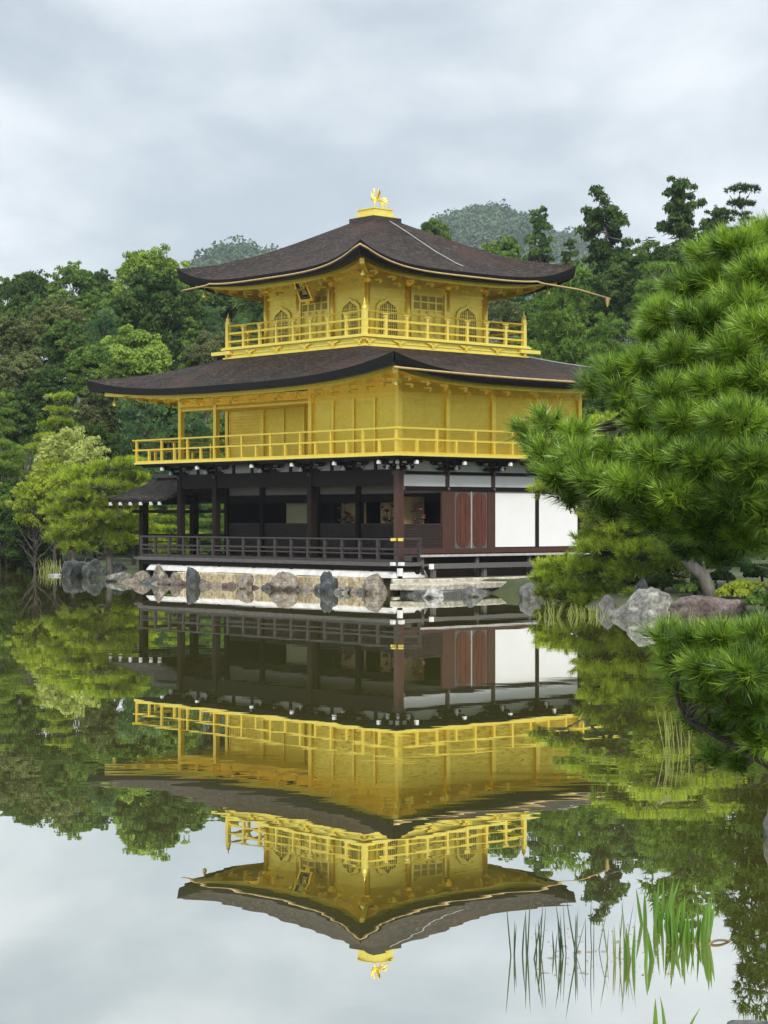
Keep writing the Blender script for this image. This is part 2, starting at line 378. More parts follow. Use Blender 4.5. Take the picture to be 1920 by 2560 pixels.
def rand_unit(n):
    v_ = rng.normal(size=(n, 3)); return v_ / np.linalg.norm(v_, axis=1)[:, None]
def quads(C, Nrm, ln, wd, jit=.6):
    """one leaf-shaped quad (diamond) per centre, facing roughly along Nrm"""
    n = len(C); nr = Nrm + rng.normal(size=(n,3))*jit; nr /= np.linalg.norm(nr, axis=1)[:,None] + 1e-9
    a = np.cross(nr, rand_unit(n)); a /= np.linalg.norm(a, axis=1)[:,None] + 1e-9; b = np.cross(nr, a)
    l = (ln*(.7+.6*rng.random(n)))[:,None]; w_ = (wd*(.7+.6*rng.random(n)))[:,None]
    V = np.stack([C - a*l*.5, C + b*w_*.5 + a*l*.05, C + a*l*.5, C - b*w_*.5 + a*l*.05], 1)
    return V.reshape(-1,3)
# wood on the hills
nt_ = 9000
cx = rng.uniform(-240, 230, nt_); cy = rng.uniform(800, 1215, nt_)
r_ = rng.uniform(2.6, 6.0, nt_); hz_ = hill_h(cx, cy) + 5
V = []; T = []
keep = (hz_ > 74)
for x_, y_, z_, rr in zip(cx[keep], cy[keep], hz_[keep], r_[keep]):
    k = 80; uu = rand_unit(k); uu[:,2] = np.abs(uu[:,2])
    tall = 1.0 if rng.random() < .85 else 1.6
    C = np.array([x_, y_, z_ + rr*.3]) + uu*np.array([rr, rr, rr*1.1*tall])*rng.uniform(.72, 1.05, (k,1))
    V.append(quads(C, uu, 1.9, 1.3, .7)); T.append(np.clip(.2 + .6*rng.random() + rng.normal(size=k)*.10, 0, 1))
M['leaf_hill_hazed'] = leaf('hill_leaf_hazed', (.040,.085,.050), (.13,.19,.105), .15, 0)  # leaf colours turned bluish, part of the distance haze mixed in
tag(link_mesh('forest', np_mesh('forest', np.concatenate(V), 4, np.concatenate(T)), M['leaf_hill_hazed']), kind='stuff')

# haze in the air between the pond and the hills
m = bpy.data.materials.new('haze'); m.use_nodes = True; nt = m.node_tree; nt.nodes.remove(nt.nodes['Principled BSDF'])
pv = nn(nt, 'ShaderNodeVolumePrincipled'); pv.inputs['Color'].default_value = (.80,.88,.97,1); pv.inputs['Density'].default_value = .00017; pv.inputs['Anisotropy'].default_value = .0
nt.links.new(pv.outputs[0], nt.nodes['Material Output'].inputs['Volume'])
HAZE = True
if HAZE:
    tag(MB().box(-560, 560, -70, 1420, -3, 200).build('haze', m), kind='stuff')

# ------------------------------------------------------------------ the golden pavilion (local axes: x to the right-back facade's length, y along the pond facade)
WX, WY = 4.33, 6.13
pav = thing('golden_pavilion', 'three storey pavilion with gold upper floors and dark timber ground floor at the pond edge', 'pavilion', (OX, OY, 0), TH)
def part(name, mb, mat, parent=None, label=None, smooth=False):
    o = mb.build(name, M[mat] if isinstance(mat, str) else mat, parent or pav, smooth)
    if label: o['label'] = label
    return o
def copies(name, me, places, parent, rot=None):
    """copies of one mesh; places = (x, y, z, turn)"""
    for i, (x, y, z, a) in enumerate(places):
        o = bpy.data.objects.new(name, me); COL.objects.link(o); o.parent = parent; o.location = (x, y, z); o.rotation_euler = (0, 0, a)
def with_mat(me, mat): me.materials.append(M[mat]); return me

# ---- ground storey
ZD = .97
part('foundation_wall', MB().grid([[(-5.34,7.0,.48),(-5.34,-7.1,.48),(-3.9,-7.1,.48)],[(-5.30,6.96,.56),(-5.30,-7.06,.56),(-3.9,-7.06,.56)],[(-5.18,6.9,.70),(-5.18,-6.94,.70),(-3.9,-6.94,.70)],[(-5.02,6.9,.80),(-5.02,-6.8,.80),(-3.9,-6.8,.80)]]), 'plaster_old')
part('deck', MB().box(-5.3, -4.2, -7.1, 7.5, .90, ZD).box(-4.2, -2.13, -6.0, 7.5, .90, ZD).box(-5.34, -5.29, -7.14, 7.54, .86, ZD+.012).box(-5.29,-4.2,-7.15,-7.1,.86,ZD+.012), 'wood_grey')
part('deck_beam', MB().box(-5.22, -5.02, -7.0, 7.4, .70, .90).box(-5.0, -4.2, -7.02, -6.85, .70, .90), 'wood_dark')
st = MB().box(-.085, .085, -.085, .085, 0, .72).mesh('stilt'); with_mat(st, 'wood_dark')
copies('stilt', st, [(-5.12, y, .05, 0) for y in (6.95, 4.75, 2.6, .55, -1.55, -3.75, -5.75)] + [(-5.12, -7.02, .15, 0), (-4.3, -6.95, .15, 0)], pav)
for bx_ in ((-5.47,-5.345,-7.12,-6.98,.89,1.0), (-5.28,-5.14,-7.32,-7.155,.89,1.0), (-5.3,-5.16,-7.26,-7.13,.55,.80)): part('end_block', MB().box(*bx_), 'white_tip')
# pond side railing of the ground storey
rl = part('railing', MB().tube([(-5.24, -7.3, 1.73), (-5.24, 7.62, 1.73)], .035).beam((-5.24,-7.1,1.42),(-5.24,7.5,1.42),.05,.06).beam((-5.24,-7.1,1.27),(-5.24,7.5,1.27),.05,.05).beam((-5.24,-7.1,1.03),(-5.24,7.5,1.03),.09,.09)
     .tube([(-5.4,-7.04,1.735),(-4.12,-7.04,1.735)], .034).beam((-5.3,-7.04,1.42),(-4.2,-7.04,1.42),.05,.06).beam((-5.3,-7.04,1.27),(-4.2,-7.04,1.27),.05,.05), 'rail_dark')
ps = with_mat(MB().box(-.045,.045,-.05,.05,0,.74).mesh('post'), 'rail_dark')
copies('post', ps, [(-5.24, y, ZD, 0) for y in np.linspace(7.42, -7.04, 17)] + [(-4.24, -7.04, ZD, 0)], rl)
for bx_ in ((-5.285,-5.195,-7.32,-7.16,1.685,1.775), (-5.44,-5.29,-7.085,-6.995,1.69,1.78), (-5.285,-5.195,-6.92,-6.80,1.685,1.775), (-5.1,-4.98,-7.085,-6.995,1.69,1.78)): part('rail_cap', MB().box(*bx_), 'gold_pale', rl)
# far-side railing seen through the open end
part('railing', MB().tube([(-5.2,7.45,1.73),(1.0,7.45,1.73)],.035).beam((-5.2,7.45,1.4),(1.0,7.45,1.4),.05,.05), 'rail_dark')
# floor, inner ceiling and closed back walls
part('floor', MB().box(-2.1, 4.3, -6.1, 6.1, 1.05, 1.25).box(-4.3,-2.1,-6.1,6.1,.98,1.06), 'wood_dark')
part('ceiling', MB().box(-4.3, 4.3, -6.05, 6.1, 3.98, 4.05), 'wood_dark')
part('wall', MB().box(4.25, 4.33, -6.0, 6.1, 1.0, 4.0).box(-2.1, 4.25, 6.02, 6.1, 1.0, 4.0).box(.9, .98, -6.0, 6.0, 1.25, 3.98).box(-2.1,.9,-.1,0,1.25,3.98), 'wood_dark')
# posts
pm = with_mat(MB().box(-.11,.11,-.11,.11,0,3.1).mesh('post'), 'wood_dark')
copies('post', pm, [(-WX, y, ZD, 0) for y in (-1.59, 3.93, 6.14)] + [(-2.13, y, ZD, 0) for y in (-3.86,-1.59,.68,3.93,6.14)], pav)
part('post', MB().box(-WX-.12,-WX+.12,-WY-.12,-WY+.12,ZD,4.02), 'wood_brown', label='reddish brown corner post')
for x in (-2.16, 0, 2.16, 4.33):
    part('post', MB().box(x-.09,x+.09,-WY-.05,-WY+.15,1.2,4.35), 'wood_brown' if x < .5 else 'wood_dark')
# long beams with little round bosses
part('beam', MB().box(-WX-.07,-WX+.07,-WY+.12,6.3,3.52,3.97).box(-WX-.10,-WX+.10,-WY+.12,6.3,3.97,4.05), 'wood_dark')
part('beam', MB().box(-WX+.12,WX+.1,-WY-.09,-WY-.01,3.88,3.99).box(-WX+.12,WX+.1,-WY-.09,-WY-.01,3.34,3.49), 'wood_dark')
part('beam', MB().box(-2.19,-2.07,-6.0,6.14,2.98,3.28).box(-2.17,-2.09,-6.0,6.14,3.75,3.98), 'wood_dark')
bs = with_mat(MB().lathe((0,0,0),[(.055,-.015),(.055,.015)],10).mesh('boss'), 'wood_grey')
for x in (-WX-.13, ):
    pass
for x in (-4.2, -2.16, 0, 2.16):
    for z in (3.935, 3.415):
        o = bpy.data.objects.new('boss', bs); COL.objects.link(o); o.parent = pav; o.location = (x, -WY-.11, z); o.rotation_euler = (R(90),0,0)
for y in (-6.0, -1.59, 3.93, 6.14):
    o = bpy.data.objects.new('boss', bs); COL.objects.link(o); o.parent = pav; o.location = (-WX-.13, y, 3.93); o.rotation_euler = (0,R(90),0)
# white frieze and wall panels
for a, bb in ((-4.2,-2.25),(-2.07,-.09),(.09,2.07),(2.25,4.24)):
    part('wall_panel', MB().box(a,bb,-WY+.02,-WY+.06,3.99,4.34), 'plaster')
    part('wall_panel', MB().box(a,bb,-WY-.03,-WY+.03,3.49,3.88), 'plaster')
for a, bb in ((.12,2.07),(2.25,4.24)):
    part('wall_panel', MB().box(a,bb,-WY-.03,-WY+.03,1.43,3.34), 'plaster')
ys = (-6.05,-5.0,-3.86,-2.72,-1.59,-.46,.68,1.75,2.85,3.93,5.03,6.14)
for a, bb in zip(ys[:-1], ys[1:]):
    part('wall_panel', MB().box(-WX+.0,-WX+.05,a+.06,bb-.06,4.05,4.36), 'plaster')
part('strut', MB().add([], []).box(-WX-.04,-WX-.001,-6.05,-6.04,4.05,4.36), 'wood_dark')
for y in ys:
    part('strut', MB().box(-WX-.05,-WX+.03,y-.06,y+.06,4.05,4.37), 'wood_dark')
for a, bb in ((-5.9,-3.98),(-3.74,-1.7),(-1.48,.58),(.78,3.82),(4.04,6.04)):
    part('wall_panel', MB().box(-2.15,-2.11,a,bb,3.28,3.75), 'plaster', label='shaded white panel behind the open veranda')
# sill and doors on the right facade
part('sill', MB().box(-4.2,4.4,-WY-.09,-WY+.1,1.24,1.40), 'wood_brown')
for a, bb in ((-2.42,-1.84),(-.28,-.1)): part('wall_panel', MB().box(a,bb,-WY-.07,-WY+.02,1.40,3.34), 'wood_brown', label='reddish brown boards beside the door')
for a, bb in ((-1.82,-1.07),(-1.05,-.30)):
    d = part('door', MB().box(a,bb,-WY-.05,-WY+.0,1.40,3.34), 'wood_grey')
    c0 = (a+bb)/2; hw = (bb-a)/2-.055; pts = []
    for k in range(28):
        t = 2*math.pi*k/28; sx = math.cos(t); sz = math.sin(t)
        pts.append((c0 + hw*math.copysign(abs(sx)**.8, sx), 2.37 + math.copysign(1, sz)*(.62 + .31*abs(sz)) if abs(sz) > .001 else 2.37))
    pan = part('door_panel', MB().prism(pts, 'y', -WY-.075, -WY-.045), 'wood_door', d)
    g = MB()
    for k in (-1,1):
        g.box(c0+k*.115-.025, c0+k*.115+.025, -WY-.09, -WY-.07, 1.55, 3.2)
    part('moulding', g, 'wood_door', d)
part('door_jamb', MB().box(-1.075,-1.045,-WY-.08,-WY-.04,1.40,3.34), 'wood_pale')
# lattice half shutters
def lattice(a, bb, fixed, along, z0, z1, step=.085):
    mb = MB()
    put = (lambda u0,u1,d0,d1,za,zb: mb.box(fixed-d1, fixed-d0, u0, u1, za, zb)) if along == 'y' else (lambda u0,u1,d0,d1,za,zb: mb.box(u0,u1,fixed-d1,fixed-d0,za,zb))
    n_ = int((bb-a)/step); m_ = int((z1-z0)/step)
    for i in range(1, n_): put(a+i*(bb-a)/n_-.012, a+i*(bb-a)/n_+.012, .021, .034, z0, z1)
    for j in range(1, m_): put(a, bb, .034, .046, z0+j*(z1-z0)/m_-.012, z0+j*(z1-z0)/m_+.012)
    for q in ((a,a+.05),(bb-.05,bb)): put(q[0],q[1],.02,.055,z0,z1)
    put(a+.05,bb-.05,.02,.055,z0,z0+.05); put(a+.05,bb-.05,.02,.055,z1-.05,z1)
    return mb
M['lattice'] = surface('shutter_lattice', (.020,.010,.008), (.050,.026,.020), 6, .6, bmp=.1)
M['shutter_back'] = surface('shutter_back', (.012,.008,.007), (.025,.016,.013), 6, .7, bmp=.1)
for a, bb in ((-5.98,-3.99),(-3.73,-1.72),(-1.46,.55),(.81,3.8),(4.06,6.0)):
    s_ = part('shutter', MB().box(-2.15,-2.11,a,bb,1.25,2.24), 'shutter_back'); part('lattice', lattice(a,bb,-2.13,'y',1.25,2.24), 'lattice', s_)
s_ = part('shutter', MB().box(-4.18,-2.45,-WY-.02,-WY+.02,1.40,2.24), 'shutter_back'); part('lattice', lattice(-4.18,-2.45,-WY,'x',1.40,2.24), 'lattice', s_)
# inner partitions seen through the openings
part('screen', MB().box(-1.82,-1.78,.95,2.95,1.3,3.1), 'painting_green', label='pale green painted screen inside the middle bay')
part('screen', MB().box(-1.72,-1.68,-1.45,.1,1.3,3.1), 'painting', label='dim gold painted screen inside the bay right of centre')
part('screen', MB().box(-1.72,-1.68,-3.75,-2.25,1.3,3.1), 'painting', label='dim gold painted screen beside the corner post')
part('screen', MB().box(-3.15,-2.2,-5.05,-5.01,1.3,3.15), 'painting', label='dim gold painted screen behind the corner bay')
part('screen', MB().box(-2.09,-2.05,-6.0,-5.95,1.3,3.2), 'wood_dark')
# bracket arms with white tips
def bracket_mesh():
    mb = MB()
    prof = lambda s: [(.10,0),(.10,.12),(-.16*s,.12),(-.16*s,.09),(-.08*s,.03),(-.02,0)]
    mb.box(-.42,0,-.06,.06,.02,.13).box(-.80,0,-.06,.06,.19,.31)
    for z0, h in ((.02,.55),(.19,.80)):
        mb.prism([(-h,z0+.12),(-h,z0+.08),(-h+.13,z0),(h-.13,z0),(h,z0+.08),(h,z0+.12)], 'x', -.12, .0)
    mb.box(-.30,-.18,-.55,.55,.20,.30); mb.box(-.48,-.36,-.1,.1,.13,.19); mb.box(-.9,-.72,-.1,.1,.31,.36)
    return mb
def bracket_tips():
    mb = MB()
    mb.box(-.50,-.42,-.055,.055,.015,.10).box(-.49,-.43,-.035,.035,.10,.17).box(-.90,-.80,-.06,.06,.185,.28).box(-.89,-.81,-.04,.04,.28,.35)
    for s in (-1,1):
        mb.box(-.125,.0,s*.55-.02,s*.55+.02,.09,.14).box(-.31,-.17,s*.57-.025,s*.57+.025,.21,.28)
    return mb
bm_ = with_mat(bracket_mesh().mesh('bracket'), 'wood_dark'); bt_ = with_mat(bracket_tips().mesh('bracket_tip'), 'white_tip')
def put_bracket(x, y, a):
    o = bpy.data.objects.new('bracket', bm_); COL.objects.link(o); o.parent = pav; o.location = (x, y, 4.02); o.rotation_euler = (0,0,a)
    t = bpy.data.objects.new('bracket_tip', bt_); COL.objects.link(t); t.parent = o
for y in (-6.13,-3.86,-1.59,.68,3.93,6.14): put_bracket(-WX-.02, y, 0)
for x in (-4.33,-2.16,0,2.16,4.33): put_bracket(x, -WY-.02, R(90))
put_bracket(-WX, -WY, R(45))
# right hand deck, step and risers
dk = part('deck', MB().box(-4.2, 6.6, -7.08, -6.2, 1.14, 1.19).box(-4.2,6.6,-6.6,-6.2,1.0,1.14), 'wood_grey')
part('deck_edge', MB().box(-4.25, 6.65, -7.16, -7.08, 1.15, 1.225), 'wood_pale', dk)
part('deck_riser', MB().box(-4.2,6.6,-6.75,-6.66,.3,1.14), 'wood_dark', dk)
stp = part('step', MB().box(-4.3, 6.6, -7.75, -7.2, .86, .93).box(-4.3,6.6,-7.80,-7.75,.78,.935), 'wood_grey')
part('step_cap', MB().box(-4.42,-4.3,-7.81,-7.7,.77,.94), 'white_tip', stp)
sp = with_mat(MB().box(-.07,.07,-.07,.07,0,.5).mesh('post'), 'wood_grey')
copies('post', sp, [(x, -7.66, .3, 0) for x in (-4.2,-1.9,.4,2.7,5.0)], stp)
sp2 = with_mat(MB().box(-.06,.06,-.06,.06,0,.8).mesh('post'), 'wood_grey')
copies('post', sp2, [(x, -7.0, .35, 0) for x in (-4.1,-1.6,.9,3.4)], dk)

# ---- second storey
Z2 = 4.52
bal = part('balcony', MB().box(-5.3,5.3,-7.12,7.76,4.40,4.46), 'black')
part('balcony_edge', MB().box(-5.34,5.34,-7.16,7.80,4.455,Z2), 'gold_pale', bal)
part('floor_beam', MB().box(-5.1,-4.95,-6.9,7.6,4.33,4.40).box(-5.1,5.1,-6.95,-6.8,4.33,4.40), 'black', bal)
jo = with_mat(MB().box(-.05,.05,-.5,.5,0,.08).mesh('joist'), 'black')
# walls
part('wall', MB().box(-WX+.03,WX,-WY+.03,-WY+.12,Z2,6.95).box(-WX+.03,-WX+.12,-WY+.12,-1.59,Z2,6.95).box(-WX+.12,-2.13,-1.68,-1.59,Z2,6.95).box(-2.13,-2.04,-1.59,6.1,Z2,6.95).box(4.2,WX,-WY+.12,6.1,Z2,6.95).box(-2.04,4.2,6.02,6.1,Z2,6.95), 'gold_wall')
part('ceiling', MB().box(-WX-.05,-2.14,-1.6,6.2,6.50,6.58), 'gold_pale', label='pale gold porch ceiling')
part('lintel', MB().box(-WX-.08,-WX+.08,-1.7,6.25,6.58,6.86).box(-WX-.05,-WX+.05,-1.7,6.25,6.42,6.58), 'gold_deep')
gp = with_mat(MB().box(-.085,.085,-.085,.085,0,2.42).mesh('post'), 'gold')
copies('post', gp, [(-WX, y, Z2, 0) for y in (-6.13,-1.59,3.93,6.14)] + [(x, -WY, Z2, 0) for x in (-2.16,0,2.16,4.33)] + [(-2.13, y, Z2, 0) for y in (6.14,3.93,1.5)], pav)
thin = with_mat(MB().box(-.05,.05,-.05,.05,0,1.95).mesh('post'), 'gold')
copies('post', thin, [(-WX, y, Z2, 0) for y in (-2.78,-3.86,-4.95)] + [(-2.13, y, Z2, 0) for y in (2.7,1.0)], pav)
part('wall_rail', MB().box(-WX,-WX+.05,-6.05,-1.66,6.44,6.50).box(-4.25,4.25,-WY,-WY+.05,6.36,6.41).box(-4.25,4.25,-WY-.02,-WY+.05,6.62,6.66).box(-WX-.02,-WX+.05,-6.05,-1.66,6.62,6.66), 'gold_deep')
part('lattice', lattice(4.05,6.0,-2.13,'y',5.25,6.35,.11), 'gold', label='square gold lattice at the porch end')
part('shutter', MB().box(-2.15,-2.125,4.05,6.0,5.25,6.35), 'gold_deep')
def shutters(fixed, along, a, bb, z0=4.62, z1=6.42):
    mb = MB(); n_ = int((z1-z0)/.075)
    for j in range(n_):
        z = z0 + j*(z1-z0)/n_
        if along == 'y': mb.box(fixed-.012, fixed+.03, a, bb, z, z+.022)
        else: mb.box(a, bb, fixed-.012, fixed+.03, z, z+.022)
    return mb
for a, bb in ((-6.02,-5.02),(-4.88,-3.93),(-3.79,-2.85),(-2.71,-1.69)):
    part('shutter', shutters(-WX, 'y', a, bb), 'gold_wall')
for a, bb in ((-4.22,-2.26),(-2.06,-.1),(.1,2.06),(2.26,4.22)):
    part('shutter', shutters(-WY, 'x', a, bb), 'gold_wall')
# second storey railing
rl = part('railing', MB().beam((-5.27,-7.3,5.36),(-5.27,7.9,5.36),.06,.055).beam((-5.27,-7.25,4.99),(-5.27,7.85,4.99),.055,.055).beam((-5.27,-7.1,4.55),(-5.27,7.75,4.55),.07,.06)
     .beam((-5.45,-7.09,5.36),(5.45,-7.09,5.36),.06,.055).beam((-5.42,-7.09,4.99),(5.4,-7.09,4.99),.055,.055).beam((-5.27,-7.09,4.55),(5.27,-7.09,4.55),.07,.06)
     .beam((-5.45,7.73,5.36),(5.45,7.73,5.36),.06,.055).beam((-5.42,7.73,4.99),(5.4,7.73,4.99),.055,.055).beam((-5.27,7.73,4.55),(5.27,7.73,4.55),.07,.06), 'gold')
tp = with_mat(MB().box(-.04,.04,-.04,.04,0,.82).mesh('post'), 'gold'); sh = with_mat(MB().box(-.04,.04,-.04,.04,0,.45).mesh('baluster'), 'gold')
yy = np.linspace(7.70,-7.06,19); xx = np.linspace(-5.27,5.27,13)
copies('post', tp, [(-5.27,y,Z2,0) for y in yy[::2]] + [(x,-7.09,Z2,0) for x in xx[2::2]] + [(x,7.73,Z2,0) for x in xx[2::2]], rl)
copies('baluster', sh, [(-5.27,y,Z2,0) for y in yy[1::2]] + [(x,-7.09,Z2,0) for x in xx[1::2]] + [(x,7.73,Z2,0) for x in xx[1::2]], rl)

# ---- roofs
def lut(tab, t):
    xs, zs = zip(*tab); return np.interp(t, xs, zs)
def roof_z(t, s, mid, lift, q, p): return lut(mid, t) + lift*(1-t)**q*abs(s)**p
def roof_shell(ex0, ex1, ey0, ey1, top, mid, lift, q, p, drop0, drop1, inset, nS=40, nT=14, bulge=.10):
    """four curved slopes, the thick cut edge of the bark under them"""
    surf, edge = MB(), MB()
    cs = [(ex0,ey0),(ex1,ey0),(ex1,ey1),(ex0,ey1)]; ts = [(-top,-top),(top,-top),(top,top),(-top,top)]
    rim_t, rim_b, rim_i = [], [], []
    for k in range(4):
        a, b_ = cs[k], cs[(k+1)%4]; c, d_ = ts[k], ts[(k+1)%4]; rows = []
        nrm = [(0,-1),(1,0),(0,1),(-1,0)][k]
        for i in range(nT+1):
            t = i/nT; row = []
            for j in range(nS+1):
                f = j/nS; s = 2*f-1
                s = math.copysign(abs(s)**.85, s); f2 = (s+1)/2
                pu = (1-t)*(a[0]+(b_[0]-a[0])*f2) + t*(c[0]+(d_[0]-c[0])*f2)
                pv_ = (1-t)*(a[1]+(b_[1]-a[1])*f2) + t*(c[1]+(d_[1]-c[1])*f2)
                z = roof_z(t, s, mid, lift, q, p)
                bl = -bulge*(1-abs(s)**2)*(1-t)
                row.append((pu+nrm[0]*bl, pv_+nrm[1]*bl, z))
            rows.append(row)
        surf.grid(rows)
        e_top = rows[0]; bot = []; inn = []
        for j, pnt in enumerate(e_top):
            f = j/nS; s = abs(2*f-1); dr = drop0 + (drop1-drop0)*s**4
            cxm, cym = (ex0+ex1)/2, (ey0+ey1)/2
            kx = 1 - inset*.5/((ex1-ex0)/2); ky = 1 - inset*.5/((ey1-ey0)/2)
            bot.append((cxm+(pnt[0]-cxm)*kx, cym+(pnt[1]-cym)*ky, pnt[2]-dr))
            kx2 = 1 - (inset+.45)/((ex1-ex0)/2); ky2 = 1 - (inset+.45)/((ey1-ey0)/2)
            inn.append((cxm+(pnt[0]-cxm)*kx2, cym+(pnt[1]-cym)*ky2, pnt[2]-dr+.03))
        mid_ = [(p_[0]*.35+q_[0]*.65+nrm[0]*.03, p_[1]*.35+q_[1]*.65+nrm[1]*.03, p_[2]*.45+q_[2]*.55) for p_, q_ in zip(e_top, bot)]
        edge.grid([e_top, mid_, bot, inn])
        rim_t.append(e_top); rim_b.append(bot); rim_i.append(inn)
    return surf, edge, rim_t, rim_b, rim_i
def soffit(rim_i, wx, wy, zw, mat, roof, droop=.10, board_h=.14):
    """gold boarding from the wall head out to the eave, with an edge board"""
    so, bd = MB(), MB()
    cs = [(-wx,-wy),(wx,-wy),(wx,wy),(-wx,wy)]
    for k in range(4):
        rim = rim_i[k]; n_ = len(rim); a, b_ = cs[k], cs[(k+1)%4]
        rows = []
        for i in range(7):
            t = i/6; row = []
            for j, p_ in enumerate(rim):
                f = j/(n_-1); wl = (a[0]+(b_[0]-a[0])*f, a[1]+(b_[1]-a[1])*f)
                zz = (p_[2]-.05)*(1-t)+zw*t - droop*math.sin(math.pi*t)*.5
                row.append((p_[0]*(1-t)+wl[0]*t, p_[1]*(1-t)+wl[1]*t, zz))
            rows.append(row)
        so.grid(rows)
        bd.grid([[(p_[0],p_[1],p_[2]+.04) for p_ in rim],[(p_[0],p_[1],p_[2]-board_h) for p_ in rim]])
        bd.grid([[(p_[0]*.985,p_[1]*.985,p_[2]-board_h) for p_ in rim],[(p_[0],p_[1],p_[2]-board_h) for p_ in rim]])
    part('soffit', so, mat, roof, smooth=True); part('eave_board', bd, 'gold_wall', roof, smooth=False)
def eave_arms(rim_i, wx, wy, step, zoff, roof, out=.55):
    """small curved gold arms under the eave board"""
    mb = MB().beam((0,0,0),(0,.34,.02),.07,.06).beam((0,-.03,-.02),(0,.10,-.10),.06,.06)
    me_ = with_mat(mb.mesh('eave_arm'), 'gold_pale')
    for k in (0, 3):
        rim = np.array(rim_i[k]); seg = np.linalg.norm(rim[-1]-rim[0]); n_ = int(seg/step)
        for i in range(1, n_):
            f = i/n_*(len(rim)-1); i0 = int(f); p_ = rim[i0]*(1-(f-i0)) + rim[min(i0+1,len(rim)-1)]*(f-i0)
            inward = [(0,1),(-1,0),(0,-1),(1,0)][k]
            for q_, dz in ((.12, zoff), (out+.35, zoff-.04)):
                o = bpy.data.objects.new('eave_arm', me_); COL.objects.link(o); o.parent = roof
                o.location = (p_[0]+inward[0]*q_, p_[1]+inward[1]*q_, p_[2]+dz); o.rotation_euler = (0,0, 0 if k == 0 else R(-90))
def bell(p, roof):
    mb = MB().lathe((p[0],p[1],p[2]-.34), [(.085,0),(.08,.05),(.06,.14),(.03,.19),(.012,.2),(.012,.34)], 10)
    part('wind_bell', mb, 'gold_pale', roof, smooth=True)

# middle roof
mid2 = [(0,7.08),(.31,7.46),(.65,7.88),(1,8.30)]
S2, E2, T2, B2, I2 = roof_shell(-6.6, 6.6, -8.45, 9.15, 3.95, mid2, .60, 2.2, 3.4, .24, .40, .16)
r2 = part('roof', S2, 'roof', label='wide hipped bark roof between the gold storeys', smooth=True)
part('roof_edge', E2, 'black', r2, smooth=False)
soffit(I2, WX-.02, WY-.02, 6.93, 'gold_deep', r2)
eave_arms(I2, WX, WY, .92, -.19, r2)
# corner rafters and bells of the middle roof
for (cx_, cy_), rim in (((-6.6,-8.45), I2[0][0]), ((-6.6,9.15), I2[3][0]), ((6.6,-8.45), I2[0][-1])):
    q_ = Vector(rim); inn_ = Vector((math.copysign(WX, cx_), math.copysign(WY, cy_), 6.98)); dv = (q_ - inn_); dv.z = 0; dv.normalize()
    part('corner_rafter', MB().beam(inn_ + Vector((0,0,-.04)), q_ + dv*.12 + Vector((0,0,-.16)), .17, .20), 'gold_pale', r2)
    bell(q_ - dv*.25 + Vector((0,0,-.28)), r2)
gpts = [(x, -8.62, 7.05 + .10*abs(x/6.6)**2) for x in np.linspace(-6.75, 7.6, 14)]
part('gutter', MB().tube(gpts, .04), 'gutter', r2, smooth=True)
# ---- third storey
Z3 = 8.70
bal3 = part('balcony', MB().box(-3.93,3.93,-3.93,3.93,8.15,8.60), 'gold_plain')
part('balcony_edge', MB().box(-4.05,4.05,-4.05,4.05,8.60,8.66).box(-4.0,4.0,-4.0,4.0,8.66,Z3).box(-3.99,3.99,-3.99,3.99,8.26,8.33).box(-3.96,3.96,-3.96,3.96,8.42,8.45), 'gold_pale', bal3)
for a, bb in (((-4.0,3.5,8.50),(-4.0,4.6,8.50)), ((3.5,-4.0,8.50),(4.5,-4.0,8.50))): part('beam_end', MB().beam(a,bb,.14,.13), 'gold_pale', bal3)
om = MB()
for dx, dz, r_ in ((0,0,.07),(-.1,.05,.05),(.1,.05,.05),(0,-.06,.05),(-.19,.07,.035),(.19,.07,.035)):
    om.lathe((dx, 0, dz), [(r_,-r_*.2),(r_,r_*.4),(r_*.5,r_*.8)], 8)
def ornament_mesh():
    mb = MB()
    for dx, dz, r_ in ((0,.01,.075),(-.11,.05,.055),(.11,.05,.055),(0,-.07,.05),(-.22,.075,.04),(.22,.075,.04)):
        mb.box(dx-r_, dx+r_, -.05-r_*.3, .02, dz-r_*.6, dz+r_*.6)
    mb.box(-.3,.3,-.04,.02,.085,.11); return mb
orn = with_mat(ornament_mesh().mesh('ornament'), 'gold')
copies('ornament', orn, [(x,-3.95,8.44,0) for x in (-3.75,-2.35,-.8,.8,2.35,3.75)] + [(-3.95,y,8.44,R(-90)) for y in (-3.75,-2.35,-.8,.8,2.35,3.75)], bal3)
part('wall', MB().box(-2.82,2.82,-2.82,2.82,Z3-.1,11.15), M['gold_plain'])
p3 = with_mat(MB().tube([(0,0,0),(0,0,1.95)], .095, 10).mesh('post', True), 'gold')
copies('post', p3, [(-2.85,y,Z3,0) for y in (-2.85,-.95,.95,2.85)] + [(x,-2.85,Z3,0) for x in (-.95,.95,2.85)], pav)
part('wall_rail', MB().box(-2.87,2.87,-2.87,-2.80,10.42,10.50).box(-2.87,-2.80,-2.80,2.87,10.42,10.50).box(-2.86,2.86,-2.86,-2.80,10.10,10.14).box(-2.86,-2.80,-2.80,2.86,10.10,10.14).box(-2.86,2.86,-2.86,-2.80,8.78,8.86).box(-2.86,-2.80,-2.8,2.86,8.78,8.86), 'gold')
